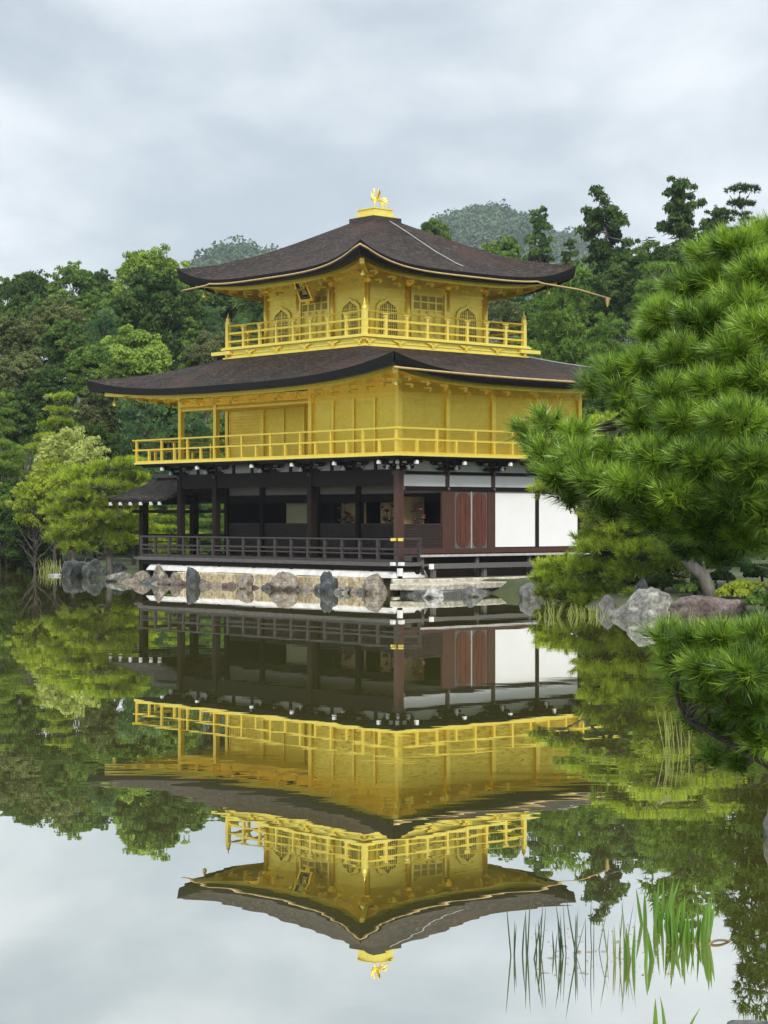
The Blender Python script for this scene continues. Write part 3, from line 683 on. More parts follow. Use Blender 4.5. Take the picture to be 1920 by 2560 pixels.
# bracket clusters on the post heads
def cluster():
    mb = MB().lathe((0,0,0), [(.10,0),(.19,.10),(.19,.14)], 10)
    for a in (0, 90, 180, 270):
        c, s = math.cos(R(a)), math.sin(R(a))
        mb.beam((0,0,.20),(c*.34,s*.34,.22),.09,.10); mb.beam((c*.30,s*.30,.24),(c*.36,s*.36,.34),.12,.12)
        mb.beam((0,0,.38),(c*.50,s*.50,.42),.09,.10); mb.beam((c*.46,s*.46,.44),(c*.52,s*.52,.54),.12,.12)
    return mb
cl = with_mat(cluster().mesh('bracket'), 'gold')
copies('bracket', cl, [(-2.85,y,10.62,0) for y in (-2.85,-.95,.95,2.85)] + [(x,-2.85,10.62,0) for x in (-.95,.95,2.85)], pav)
# cusped windows and panelled doors (built facing -y, then turned)
def window_outline(hw, z0, zs, z1, n=18):
    pts = [(-hw*1.06, z0), (-hw, zs)]
    for k in range(1, n):
        t = math.pi*k/n; x_ = -hw*math.cos(t); zz = zs + (z1-zs)*math.sin(t)**.75
        pts.append((x_, zz + .09*max(0, 1-abs(x_)/.13) - .012*math.sin(6*t)**2))
    return pts + [(hw, zs), (hw*1.06, z0)]
wf = MB(); o_ = window_outline(.54, 0, .80, 1.22); i_ = window_outline(.42, .0, .76, 1.10)
wf.add([(x,-.06,z) for x,z in o_]+[(x,-.06,z) for x,z in i_]+[(x,0,z) for x,z in o_]+[(x,0,z) for x,z in i_], [])
n_ = len(o_); base = 0
for k in range(n_-1):
    wf.f += [(k,k+1,n_+k+1,n_+k),(2*n_+k,3*n_+k,3*n_+k+1,2*n_+k+1),(k,2*n_+k,2*n_+k+1,k+1),(n_+k,n_+k+1,3*n_+k+1,3*n_+k)]
wf_me = with_mat(wf.mesh('window'), 'gold_plain')
wp_me = with_mat(MB().prism(i_, 'y', -.015, -.003).mesh('pane'), 'window_back')
lt = MB()
for k in range(-4, 5):
    xk = k*.092; top_ = .76 + .33*math.sqrt(max(0, 1-(xk/.43)**2)); lt.box(xk-(.012 if k else .03), xk+(.012 if k else .03), -.045, -.02, 0, top_)
for z in (.2,.32,.62,.74,.9): lt.box(-.40,.40,-.04,-.025,z-.012,z+.012)
lt_me = with_mat(lt.mesh('lattice'), 'gold_pale')
def put_window(x, y, a):
    o = bpy.data.objects.new('window', wf_me); COL.objects.link(o); o.parent = pav; o.location = (x,y,8.86); o.rotation_euler = (0,0,a)
    for nm, me_ in (('pane', wp_me), ('lattice', lt_me)):
        c = bpy.data.objects.new(nm, me_); COL.objects.link(c); c.parent = o
for q_ in (-1.93, 1.93):
    put_window(q_, -2.825, 0); put_window(-2.825, q_, R(-90))
dm = MB()
for k in range(4):
    x0 = -.74 + k*.37
    dm.box(x0+.01,x0+.045,-.05,0,0,1.52).box(x0+.325,x0+.36,-.05,0,0,1.52)
    for z in (0,.42,.80,.95,1.48): dm.box(x0+.045,x0+.325,-.045,0,z,z+.05)
    for i in range(1,6): dm.box(x0+.045+i*.047-.006, x0+.045+i*.047+.006, -.03, -.01, 1.0, 1.48)
dm.box(-.86,-.76,-.09,0,0,1.62).box(.76,.86,-.09,0,0,1.62).box(-.90,-.72,-.10,0,1.62,1.70).box(.72,.90,-.10,0,1.62,1.70)
dm_me = with_mat(dm.mesh('door'), 'gold_pale')
db_me = with_mat(MB().box(-.74,.74,-.008,-.002,.99,1.49).mesh('lattice'), 'lattice_brown')
for x, y, a in ((0,-2.825,0), (-2.825,0,R(-90))):
    o = bpy.data.objects.new('door', dm_me); COL.objects.link(o); o.parent = pav; o.location = (x,y,8.86); o.rotation_euler = (0,0,a)
    c = bpy.data.objects.new('lattice', db_me); COL.objects.link(c); c.parent = o
# third storey railing
rl = MB()
for s in (-1, 1):
    for a_, b__ in (((-3.85,s*3.85),(3.85,s*3.85)), ((s*3.85,-3.85),(s*3.85,3.85))):
        rl.tube([(*a_,9.50),(*b__,9.50)], .033, 8); rl.beam((*a_,9.22),(*b__,9.22),.05,.075); rl.beam((*a_,8.92),(*b__,8.92),.05,.06)
rl = part('railing', rl, 'gold')
cp = with_mat(MB().box(-.075,.075,-.075,.075,-.12,.86).lathe((0,0,.86),[(.10,0),(.10,.10),(.07,.14),(.085,.2),(.03,.3),(.012,.36),(.012,.4)],10).mesh('post'), 'gold_pale')
copies('post', cp, [(sx*3.85,sy*3.85,Z3,0) for sx in (-1,1) for sy in (-1,1)], rl)
ip = with_mat(MB().box(-.05,.05,-.05,.05,0,.62).box(-.07,.07,-.06,.06,.62,.70).box(-.14,.14,-.04,.04,.725,.765).mesh('post'), 'gold_pale')
for s in (-1, 1):
    copies('post', ip, [(x, s*3.85, Z3, 0) for x in np.linspace(-2.9,2.9,7)] + [(s*3.85, y, Z3, R(90)) for y in np.linspace(-2.9,2.9,7)], rl)
# name plaque under the eave of the pond side
pl = bpy.data.objects.new('name_plaque', with_mat(MB().box(-.27,.27,-.03,.02,-.5,.5).mesh('name_plaque'), 'black')); COL.objects.link(pl); pl.parent = pav
pl.location = (-3.42, .05, 10.72); pl.rotation_euler = (R(28), 0, R(-90))
fm = MB().box(-.36,-.27,-.07,.02,-.60,.60).box(.27,.36,-.07,.02,-.60,.60).box(-.27,.27,-.07,.02,.50,.60).box(-.27,.27,-.07,.02,-.60,-.50).box(-.12,.12,-.06,.02,-.72,-.60)
fo = fm.build('frame', M['gold_deep'], pl); part('moulding', MB().box(-.205,-.175,-.045,-.03,-.46,.46).box(.175,.205,-.045,-.03,-.46,.46).box(-.175,.175,-.045,-.03,.43,.46).box(-.175,.175,-.045,-.03,-.46,-.43), 'wood_pale', pl)
tcu = bpy.data.curves.new('writing', 'FONT'); tcu.body = "\u7a76\n\u7adf\n\u9802"; tcu.size = .29; tcu.align_x = 'CENTER'; tcu.align_y = 'CENTER'; tcu.space_line = .9; tcu.extrude = .004
to = bpy.data.objects.new('writing', tcu); COL.objects.link(to)
dg = bpy.context.evaluated_depsgraph_get(); tm = bpy.data.meshes.new_from_object(to.evaluated_get(dg)); bpy.data.objects.remove(to)
tm.materials.clear(); wr = link_mesh('writing', tm, M['gold_pale'], pl); wr.location = (0, -.036, .02); wr.rotation_euler = (R(90), 0, 0)

# top roof
mid3 = [(0,10.98),(.22,11.38),(.45,11.89),(.63,12.35),(.84,12.89),(1,13.27)]
S3, E3, T3, B3, I3 = roof_shell(-5.2,5.2,-5.2,5.2,.66,mid3,.67,2.2,4.0,.25,.46,.14)
r3 = part('roof', S3, 'roof', label='topmost pyramidal bark roof with upturned corners', smooth=True)
part('roof_edge', E3, 'black', r3)
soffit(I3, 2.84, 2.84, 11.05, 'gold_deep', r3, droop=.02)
eave_arms(I3, 2.85, 2.85, .86, -.19, r3, out=.45)
for k, idx in ((0,0),(0,-1),(2,-1)):
    q_ = Vector(I3[k][idx]); inn_ = Vector((math.copysign(2.85,q_.x), math.copysign(2.85,q_.y), 11.0)); dv = (q_-inn_); dv.z = 0; dv.normalize()
    part('corner_rafter', MB().beam(inn_+Vector((0,0,-.02)), q_+dv*.12+Vector((0,0,-.18)), .16, .19), 'gold_pale', r3)
    bell(q_ - dv*.2 + Vector((0,0,-.30)), r3)
part('ridge_cap', MB().box(-.68,.68,-.68,.68,13.18,13.42), 'rail_dark', r3)
part('pedestal', MB().box(-.56,.56,-.56,.56,13.42,13.50).box(-.45,.45,-.45,.45,13.50,13.72).box(-.48,.48,-.48,.48,13.72,13.76), 'gold_pale', r3)
g1 = [(p_[0], p_[1]-.10, p_[2]-.17) for p_ in T3[0]]; g2 = [(p_[0]-.10, p_[1], p_[2]-.17) for p_ in T3[3]]
def flat_gutter(pts, k):
    out_ = []
    for p_ in pts:
        s = p_[k]/5.2
        if s > .62: p_ = (p_[0], p_[1], min(p_[2], pts[len(pts)//2][2] + .05 - .25*(s-.62)))
        out_.append(p_)
    return out_
g1 = flat_gutter(g1, 0); g2 = [p_ for p_ in flat_gutter(g2, 1)]
g1.append((6.9, -5.32, g1[-1][2] - .22)); g1[0] = (-5.31, -5.30, g1[0][2]); g2[-1] = (-5.30, -5.31, g1[0][2])
part('gutter', MB().tube(g1, .036), 'gutter', r3, smooth=True); part('gutter', MB().tube(g2[2:], .036), 'gutter', r3, smooth=True)
part('gutter_hook', MB().tube([(6.75,-5.32,g1[-1][2]+.03),(6.75,-5.32,g1[-1][2]-.30)], [.10,.03]), 'gutter', r3)
cpts = []
for t in np.linspace(.98,.14,20):
    a = 5.2*(1-t)+.66*t
    cpts.append((.18*(1-t)+.02, -a+.10*(1-t)*1 - .02, roof_z(t, 0, mid3, 0, 2, 4)+.035))
part('lightning_cable', MB().tube(cpts, .019, 6), 'cable', r3)
c2 = [(6.62*(1-t)+3.95*t, -8.47*(1-t)-3.95*t, roof_z(t,1,mid2,.60,2.2,3.4)+.03) for t in np.linspace(0,1,12)]
part('lightning_cable', MB().tube(c2, .02, 6), 'cable', r2)

# ---- phoenix on the roof (faces left in the picture)
px0 = loc2w(0,0,13.76)
ph = thing('phoenix_statue', 'small gold phoenix with raised wings on the pedestal at the very top of the roof', 'statue', px0, 0)
K = .0162     # metres per unit of the sketch below (u to the right, v up)
def P_(u, v, y=0): return (u*K, y, v*K)
body = MB().tube([P_(9,22), P_(4,22.5), P_(0,23.5), P_(-4.5,24.5), P_(-6.2,27), P_(-5.2,31), P_(-3.0,35.5), P_(-2.4,39.5), P_(-3.0,42.5), P_(-4.4,43.2)],
                 [.03,.075,.095,.088,.070,.045,.032,.030,.036,.018], 12)
body.tube([P_(-4.4,43.2), P_(-7.2,42.2)], [.016,.003], 6)
o = body.build('body', M['gold'], ph, True)
cr = MB()
for du, dv in ((-1.5,5),(.2,6),(2,5.2),(3.6,3.4)): cr.tube([P_(-3,43.5), P_(-3+du*.6,43.5+dv*.7), P_(-3+du,43.5+dv)], [.014,.011,.003], 5)
cr.tube([P_(-4.2,41.6), P_(-4.6,39.4)], [.014,.006], 5)
cr.build('crest', M['gold_pale'], ph, True)
for s in (-1, 1):
    lg = MB().tube([P_(-1,20,s*.05), P_(-1.2,12,s*.05), P_(-.6,1,s*.05)], [.035,.014,.014], 6)
    for du in (-4,-3,3): lg.tube([P_(-.6,1,s*.05), P_(-.6+du,.3,s*(.05+abs(du)*.008))], [.014,.006], 5)
    lg.build('leg', M['gold_pale'], ph, True)
    wg = MB()
    for k in range(7):
        f = k/6; tip = (8.5 - 5.5*f + 1.5*f*f, 46 - 15*f); basep = (2.5+4.5*(1-f)*.6, 24.5+1.5*f)
        y0, y1 = s*.075, s*(.13+.16*(1-f)+.05*f)
        m_ = ((basep[0]+tip[0])/2 + 2.2, (basep[1]+tip[1])/2)
        a = Vector(P_(*basep, y0)); b_ = Vector(P_(*m_, (y0+y1)/2)); c = Vector(P_(*tip, y1)); sd = Vector((.036,0,.008))
        wg.grid([[a-sd*.7, a+sd*.7],[b_-sd*1.25, b_+sd*1.25],[b_*.35+c*.65-sd*.9, b_*.35+c*.65+sd*.9],[c-sd*.1, c+sd*.1]])
    w_o = wg.build('wing', M['gold_deep'], ph, True); md = w_o.modifiers.new('thick', 'SOLIDIFY'); md.thickness = .012
tl = MB()
for k in range(11):
    f = k/10; ang = R(-72 + 84*f); ln = 16 + 13*math.sin(math.pi*(.25+.6*f)); y1 = (-1 if k % 2 else 1)*.02*(1+k % 3)
    a = Vector(P_(8,22.5,0)); c = a + Vector((math.cos(ang)*ln*K, y1*2, math.sin(ang)*ln*K*.95 - .03*f)); m_ = (a+c)/2 + Vector((.02, y1, .05*f + .01))
    tl.tube([a, m_, c], [.010,.020,.004], 5)
tl.build('tail', M['gold_pale'], ph, True)
nk = MB()
for k in range(6):
    a = Vector(P_(-5.2,25+k*1.6)); nk.tube([a, a+Vector((-.045,0,.05)), a+Vector((-.05-.012*(k%3),0,.14))], [.008,.012,.003], 5)
nk.build('breast_plume', M['gold_pale'], ph, True)

# ---- fishing pavilion at the far left end
fp = thing('fishing_pavilion', 'small open dark timber annexe with gabled bark roof at the left end of the pavilion', 'pavilion', (OX, OY, 0), TH)
rows = []
rc = -2.9
for t in np.linspace(0, 1, 9):
    row = []
    for y in np.linspace(6.35, 9.85, 12):
        f = (y-6.35)/3.5; z = 4.0 - .86*t**.82 + .05*f**3*t; row.append((rc - 2.15*t, y + .15*t*f, z))
    rows.append(row)
rf = MB().grid(rows); rf.grid([[(2*rc-p_[0], p_[1], p_[2]) for p_ in r_] for r_ in rows])
rfo = rf.build('roof', M['roof'], fp, True); md = rfo.modifiers.new('thick','SOLIDIFY'); md.thickness = .11; md.offset = -1
e_ = MB()
for s in (-1,1): e_.box(rc+s*2.12-.03, rc+s*2.12+.03, 6.4, 9.95, 3.0, 3.09)
e_.build('eave_board', M['black'], rfo)
MB().beam((rc,6.3,4.06),(rc,9.8,4.06),.26,.10).beam((rc,8.6,4.12),(rc,9.85,4.14),.20,.06).build('ridge_cap', M['wood_grey'], rfo)
MB().prism([(rc-2.0,3.08),(rc+2.0,3.08),(rc,3.92)], 'y', 9.55, 9.62).build('gable', M['wood_dark'], rfo)
rt = with_mat(MB().box(-.03,.10,-.03,.03,-.06,.06).mesh('rafter_tip'), 'white_tip')
copies('rafter_tip', rt, [(rc-2.2, y, 2.98, 0) for y in (9.78,9.1,8.42,7.74,7.06,6.5)], rfo)
for x in (-4.1, -1.7):
    MB().box(x-.13,x+.13,8.81,9.07,.3,3.3).build('post', M['wood_dark'], fp)
MB().box(-4.6,-1.2,8.86,9.02,2.62,2.74).box(-4.17,-4.03,6.3,8.9,2.62,2.74).box(-1.77,-1.63,6.3,8.9,2.62,2.74).box(-4.2,-1.6,8.84,9.04,2.95,3.12).build('beam', M['wood_dark'], fp)
MB().box(-4.4,-1.4,7.5,9.2,.84,.93).build('deck', M['wood_grey'], fp)
MB().tube([(-1.7,6.4,1.78),(-1.7,8.95,1.78)],.035).tube([(-4.1,8.95,1.78),(-1.7,8.95,1.78)],.035).beam((-1.7,6.4,1.5),(-1.7,8.95,1.5),.05,.05).beam((-4.1,8.95,1.5),(-1.7,8.95,1.5),.05,.05).build('railing', M['rail_dark'], fp)

# ---- things standing inside the ground storey
def vase(x, y, z, h, label):
    t = thing('flower_vase', label, 'flower vase', loc2w(x, y, z), TH)
    MB().lathe((0,0,0), [(.06,0),(.10,.05),(.12,.14),(.07,.24),(.09,.28)], 12).build('vase', M['black'], t, True)
    fb, fl = MB(), MB()
    for k in range(9):
        a = rng.uniform(0, 6.28); r_ = rng.uniform(.05,.28); hh = .28 + h*rng.uniform(.35,1)*(1-r_*.8)
        e2 = Vector((math.cos(a)*r_, math.sin(a)*r_*1.2, hh)); fb.tube([(0,0,.25), (e2.x*.5,e2.y*.5,hh*.6), e2], [.012,.01,.006], 5)
        fl.lathe(tuple(e2), [(.02,-.03),(.075,.0),(.09,.03),(.05,.06)], 8)
        q_ = e2*.7; fb.lathe((q_.x+.05,q_.y-.04,hh*.62), [(.01,-.02),(.09,0),(.02,.03)], 7)
    fb.build('foliage', M['flower_dark'], t, True); fl.build('flowers', M['flower_red'], t, True)
vase(-2.75, -5.35, 1.7, 1.1, 'vase of dark flowers inside the corner bay, in front of a gold screen')
vase(-1.95, -3.0, 1.75, 1.05, 'wide vase of reddish flowers inside the bay just left of the corner post')
vase(-1.95, -.6, 1.75, 1.0, 'slim vase of flowers inside the bay beside the centre post')
sm = thing('altar_stand', 'dark altar stand carrying the flower vases inside the ground storey', 'altar stand', loc2w(-1.45, -3.3, 1.25), TH)
MB().box(-.75,-.25,-.6,2.7,.40,.50).box(-.72,-.66,-.55,-.49,0,.4).box(-.34,-.28,-.55,-.49,0,.4).box(-.72,-.66,2.59,2.65,0,.4).box(-.34,-.28,2.59,2.65,0,.4).build('table_top', M['black'], sm)
MB().box(.5,1.0,-2.0,-1.2,.35,.45).box(.55,.95,-1.95,-1.25,0,.35).build('plinth', M['black'], sm)
su = thing('seated_statue', 'dark seated statue in robes inside the corner bay left of the flower vase', 'statue', loc2w(-3.55, -5.2, 1.25), TH)
MB().lathe((0,0,0), [(.42,0),(.46,.12),(.40,.28),(.28,.50),(.27,.75),(.24,.95),(.12,1.05),(.085,1.10),(.08,1.14)], 18).build('robe', M['black'], su, True)
MB().lathe((0,0,1.1), [(.05,0),(.11,.06),(.125,.16),(.10,.26),(.04,.31)], 14).build('head', M['black'], su, True)

# ------------------------------------------------------------------ shore stones
def rock_mesh(seed, flat=1.0, sub=4, rough=.22):
    r_ = random.Random(seed); bm = bmesh.new(); bmesh.ops.create_icosphere(bm, subdivisions=sub, radius=1.0)
    from mathutils import noise
    off = Vector((r_.uniform(-50,50), r_.uniform(-50,50), r_.uniform(-50,50)))
    cuts = [(Vector((r_.uniform(-1,1), r_.uniform(-1,1), r_.uniform(-.3,1))).normalized(), r_.uniform(.55,.9)) for _ in range(9)]
    for v_ in bm.verts:
        p = v_.co.copy()
        for n_, d_ in cuts:
            e = p.dot(n_) - d_
            if e > 0: p -= n_*e*.85
        f = 1 + rough*noise.fractal(p*1.3+off, 1.0, 2.1, 5) + .07*noise.fractal(p*5+off, 1.0, 2, 3)
        v_.co = Vector((p.x*f, p.y*f, p.z*f*flat))
    me = bpy.data.meshes.new('rock'); bm.to_mesh(me); bm.free(); me.shade_smooth(); return me
def rock(px0, px1, pytop, Y, mat, label, seed, depth=None, sink=.35, group=None, zb=0.0, rough=.22):
    """a rock spanning photo columns px0..px1 with its top at row pytop, standing Y metres away"""
    a = unproject(px0, pytop, Y); b_ = unproject(px1, pytop, Y); wd = (b_.x - a.x)/2; top = a.z; hgt = (top - zb)
    me = rock_mesh(seed, rough=rough); co = np.empty(len(me.vertices)*3); me.vertices.foreach_get('co', co); co = co.reshape(-1,3)
    mn, mx_ = co.min(0), co.max(0)
    co = (co - (mn+mx_)/2) / ((mx_-mn)/2)
    hz = hgt/(2-2*sink)*1.0
    co *= np.array([wd, depth or wd*.8, hz]); co[:,2] += top - hz - zb
    me.vertices.foreach_set('co', co.ravel()); me.update(); me.materials.append(M[mat])
    o = bpy.data.objects.new('rock', me); COL.objects.link(o); o.location = ((a.x+b_.x)/2, Y, zb); tag(o, label, 'rock', group)
    return o
G_SH = 'rocks along the pond shore'
rock(150, 232, 1400, 83.0, 'rock_grey', 'knobbly grey boulder at the left end of the shore beside the yellow reeds', 11, group=G_SH)
rock(205, 268, 1396, 82.0, 'rock_lichen', 'pale lichened boulder at the foot of the garden pine', 12, group=G_SH)
rock(262, 336, 1404, 80.5, 'rock_blue', 'dark rock between the garden pine and the fishing pavilion', 13, group=G_SH)
rock(118, 156, 1434, 84.0, 'rock_white', 'low pale flat stone at the water edge, leftmost of the shore stones', 14, group=G_SH, rough=.1)
rock(262, 334, 1429, 76.8, 'rock_lichen', 'smooth grey green boulder at the waterline under the fishing pavilion corner', 15, group=G_SH, rough=.12)
rock(330, 384, 1426, 75.4, 'rock_tan', 'brown mossy rock under the left end of the dark railing', 16, group=G_SH)
rock(378, 424, 1409, 74.3, 'rock_tan', 'upright tan rock beneath the leftmost veranda post', 17, depth=.5, group=G_SH)
rock(418, 468, 1429, 73.2, 'rock_tan', 'low brown stones between the tan rock and the tall dark rock', 18, group=G_SH)
rock(464, 502, 1417, 71.8, 'rock_blue', 'tall dark blue grey rock at the left end of the stone wall', 19, depth=.45, group=G_SH)
rock(590, 634, 1434, 69.0, 'rock_tan', 'square grey tan rock in the middle of the stone wall', 20, depth=.4, group=G_SH)
rock(672, 748, 1428, 67.6, 'rock_tan', 'wide rugged tan rock with overhanging top against the stone wall', 21, depth=.5, group=G_SH, rough=.3)
rock(798, 846, 1427, 65.8, 'rock_blue', 'tall dark grey rock standing in the water before the white plaster strip', 22, depth=.4, group=G_SH, rough=.28)
rock(834, 878, 1465, 65.0, 'rock_lichen', 'low grey stone leaning on the foot of the tall dark grey rock', 23, depth=.4, group=G_SH)
rock(904, 970, 1433, 64.6, 'rock_tan', 'pinkish tan pyramid shaped rock at the corner of the stone landing', 24, depth=.5, group=G_SH)
rock(1052, 1110, 1469, 61.2, 'rock_white', 'white grey boulder in front of the stone landing', 25, depth=.45, group=G_SH)
rock(1152, 1212, 1464, 61.8, 'rock_grey', 'square grey rock in front of the stone landing, right of the white boulder', 26, depth=.45, group=G_SH)
rock(1296, 1352, 1455, 60.0, 'rock_grey', 'grey rock at the right end of the stone landing', 27, group=G_SH)
rock(1488, 1545, 1486, 51.6, 'rock_grey', 'grey rock half hidden behind the lichened boulder on the right shore', 28, group=G_SH)
rock(1523, 1700, 1467, 48.9, 'rock_lichen', 'big pale lichened boulder on the right shore', 33, depth=.9, group=G_SH)
rock(1668, 1872, 1487, 48.4, 'rock_red', 'long purplish brown boulder beside the pale lichened one on the right shore', 30, depth=.8, group=G_SH, rough=.13)
rock(1575, 1625, 1440, 52.5, 'rock_blue', 'dark rock under the pines behind the big lichened boulder', 31, zb=.3, group=G_SH)
rock(1744, 1778, 1563, 38.5, 'rock_white', 'small white stone in the water beyond the near pine branch', 32, group=G_SH)
rock(1907, 2090, 1915, 15.2, 'rock_lichen', 'dark mottled rock at the right edge beneath the low pine branch', 34, sink=.3, group=G_SH)
rock(1815, 1990, 2549, 9.35, 'rock_grey', 'rough stone peeping in at the bottom right corner', 35, sink=.35, group=G_SH)

# small stones packed along the foot of the wall
fs_ = [rock_mesh(60+i, rough=.3, sub=3) for i in range(5)]
rr_ = np.random.default_rng(77)
for i, y_ in enumerate(np.concatenate([rr_.uniform(-6.6, 7.6, 46), rr_.uniform(4.5, 7.8, 8)])):
    s = rr_.uniform(.11,.30); p = loc2w(-5.72 - rr_.uniform(0,.22), y_)
    me_ = fs_[i % 5]
    if not me_.materials: me_.materials.append(None)
    o = bpy.data.objects.new('rock', me_); COL.objects.link(o); o.location = (p.x, p.y, rr_.uniform(-.06,.05)); o.rotation_euler = (0,0,rr_.uniform(0,6.28)); o.scale = (s*1.3, s, s*rr_.uniform(.6,1.1))
    o.material_slots[0].link = 'OBJECT'; o.material_slots[0].material = M[['rock_tan','rock_grey','rock_blue','rock_red','rock_tan'][int(rr_.integers(5))]]
    tag(o, 'small stone in the packed row at the water line under the veranda wall', 'rock', 'small stones at the foot of the wall')

# retaining wall of tan blocks and the pale landing
sw = thing('stone_wall', 'low retaining wall of tan stone blocks along the water under the veranda', 'stone wall', (OX, OY, 0), TH)
y = -6.3; k = 0
while y < 4.4:
    l_ = rng.uniform(.9, 1.7); d_ = rng.uniform(0, .05)
    bmk = MB().box(-5.62-d_, -4.9, y+.012, min(y+l_, 4.6)-.012, -.3, .47+rng.uniform(-.02,.02)).build('block', M['stone_tan'], sw)
    md = bmk.modifiers.new('bevel','BEVEL'); md.width = .03; md.segments = 2
    y += l_
tag(MB().box(-5.1,5.2,-6.95,7.0,-.2,.405).build('building_terrace', surface('terrace_earth', (.10,.08,.05), (.20,.16,.10), 3, .95), None), kind='structure')
bpy.data.objects['building_terrace'].location = (OX, OY, 0); bpy.data.objects['building_terrace'].rotation_euler = (0,0,TH)
ld = thing('stone_landing', 'flat pale stone landing at the water in front of the right facade', 'landing', (OX, OY, 0), TH)
def slab(poly, z0, z1, name, mat):
    o = MB().prism(poly, 'z', z0, z1).build(name, M[mat], ld); md = o.modifiers.new('bevel','BEVEL'); md.width = .035; md.segments = 2; return o
LP_ = [(-6.05,-7.65),(-5.3,-7.3),(1.5,-7.3),(1.1,-9.2),(-3.0,-10.2),(-5.6,-8.5)]
def lw(px, py, z):
    Y = FPX*(z-EYE)/(HZ-py); X = (px-CXP)/FPX*Y; d = Vector((X-OX, Y-OY)); c, s = math.cos(TH), math.sin(TH)
    return (d.x*c+d.y*s, -d.x*s+d.y*c)
A_, B_, C_ = lw(974,1460,.36), lw(1090,1462,.36), lw(1305,1452,.36); C2 = (C_[0]+1.2, C_[1]+1.0)
slab([A_, B_, C_, C2, (1.8,-7.75), (-4.9,-7.3)], .16, .36, 'slab', 'stone_pale')
slab([lw(1000,1482,.08), lw(1100,1486,.08), lw(1320,1470,.08), (C2[0]+.3,C2[1]), (1.8,-7.8), (-5.0,-7.2)], -.4, .16, 'footing', 'rock_grey')
slab([(-5.6,-7.25),(-4.6,-7.95),(1.9,-7.95),(7,-7.95),(7,-6.7),(-5.2,-6.7)], .1, .46, 'kerb', 'stone_pale')

# ------------------------------------------------------------------ water plants
def blades(n, spread, h0, h1, wd, lean, seed, curve=.15, ell=(1,1)):
    r_ = np.random.default_rng(seed); mb = MB(); mm = []
    for k in range(n):
        a = r_.uniform(0, 6.28); rad = spread*math.sqrt(r_.random()); bx, by = rad*math.cos(a)*ell[0], rad*math.sin(a)*ell[1]
        h = r_.uniform(h0, h1); lx_ = r_.normal()*lean*h + bx*.5*lean/ max(spread,.01)*h; ly_ = r_.normal()*lean*h*.6; w_ = wd*r_.uniform(.7,1.2)
        ang = r_.normal()*.5; sd = Vector((math.cos(ang), math.sin(ang), 0))*w_/2; rows = []
        cv = r_.normal()*curve*h
        for i in range(6):
            t = i/5; c = Vector((bx + lx_*t + cv*t*t, by + ly_*t, -.06 + (h+.06)*t)); k_ = (1-t**2.2)*(.75+.5*t) if t < 1 else .02
            rows.append([c - sd*k_, c + Vector((0,-.15*w_,0))*k_, c + sd*k_])
        mb.grid(rows)
    return mb
def leaf_plain(name, c1, c2, gloss=.08, trans=.35):
    m, nt, b = mat_new(name)
    n = noise_node(nt, 3.0, 3, .5); c = ramp(nt, n.outputs[0], [(.35,c1),(.65,c2)])
    df = nn(nt,'ShaderNodeBsdfDiffuse'); tr = nn(nt,'ShaderNodeBsdfTranslucent'); mx = nn(nt,'ShaderNodeMixShader'); mx.inputs[0].default_value = trans
    gl = nn(nt,'ShaderNodeBsdfGlossy'); gl.inputs['Roughness'].default_value = .3; m2 = nn(nt,'ShaderNodeMixShader'); m2.inputs[0].default_value = gloss
    nt.links.new(c, df.inputs['Color']); nt.links.new(c, tr.inputs['Color']); nt.links.new(df.outputs[0], mx.inputs[1]); nt.links.new(tr.outputs[0], mx.inputs[2])
    nt.links.new(mx.outputs[0], m2.inputs[1]); nt.links.new(gl.outputs[0], m2.inputs[2]); nt.links.new(m2.outputs[0], nt.nodes['Material Output'].inputs['Surface']); nt.nodes.remove(b); return m
M['iris'] = leaf_plain('iris_leaf', (.10,.24,.015), (.20,.38,.03))
M['rush'] = leaf_plain('rush_stem', (.025,.075,.02), (.06,.14,.035))
M['reed_yellow'] = leaf_plain('yellow_reed', (.24,.30,.05), (.42,.44,.10))
M['straw'] = leaf_plain('dead_straw', (.30,.20,.08), (.45,.33,.16))
def on_water(px, py): return unproject(px, py, EYE*FPX/(py-HZ))
G_W = 'water plants in the pond'
def plant(name, cat, px, py, mb, mat, label):
    o = mb.build(name, M[mat], None, False); p = on_water(px, py); o.location = (p.x, p.y, 0); tag(o, label, cat, G_W); return o
plant('iris_clump', 'iris', 1725, 2352, blades(32, .14, .11, .28, .032, .19, 3, .03, (1.0,.4)), 'iris', 'biggest bright green iris clump in the water at lower right')
plant('iris_clump', 'iris', 1635, 2312, blades(12, .09, .13, .31, .030, .16, 4, .03), 'iris', 'bright green iris clump just behind and left of the biggest one')
plant('iris_clump', 'iris', 1598, 2404, blades(8, .08, .10, .24, .026, .16, 5, .03), 'iris', 'short iris clump in front of the biggest one, among the thin rushes')
plant('rush_clump', 'rush', 1312, 2392, blades(11, .10, .14, .34, .011, .12, 6, .04), 'rush', 'leftmost dark green rush clump standing in the bright water')
plant('rush_clump', 'rush', 1378, 2388, blades(6, .08, .10, .25, .010, .14, 7, .05), 'rush', 'sparse rush clump between the leftmost rushes and the fan shaped rushes')
plant('rush_clump', 'rush', 1420, 2390, blades(9, .07, .18, .36, .012, .26, 8, .04), 'rush', 'fan shaped rush clump right of the sparse rushes')
plant('rush_clump', 'rush', 1520, 2385, blades(8, .14, .16, .42, .006, .10, 9, .05), 'rush', 'thread thin tall rushes left of the iris clumps')
plant('rush_clump', 'rush', 1560, 2400, blades(9, .09, .16, .30, .009, .10, 10, .05), 'reed_yellow', 'thin yellowish rushes touching the short iris clump')
bl = MB().tube([(.085-.085*math.cos(t)+.02*t, .05*t, -.03+.085*math.sin(t)**.7 - .03*t) for t in np.linspace(.05,3.1,14)], list(np.linspace(.009,.005,14)), 6)
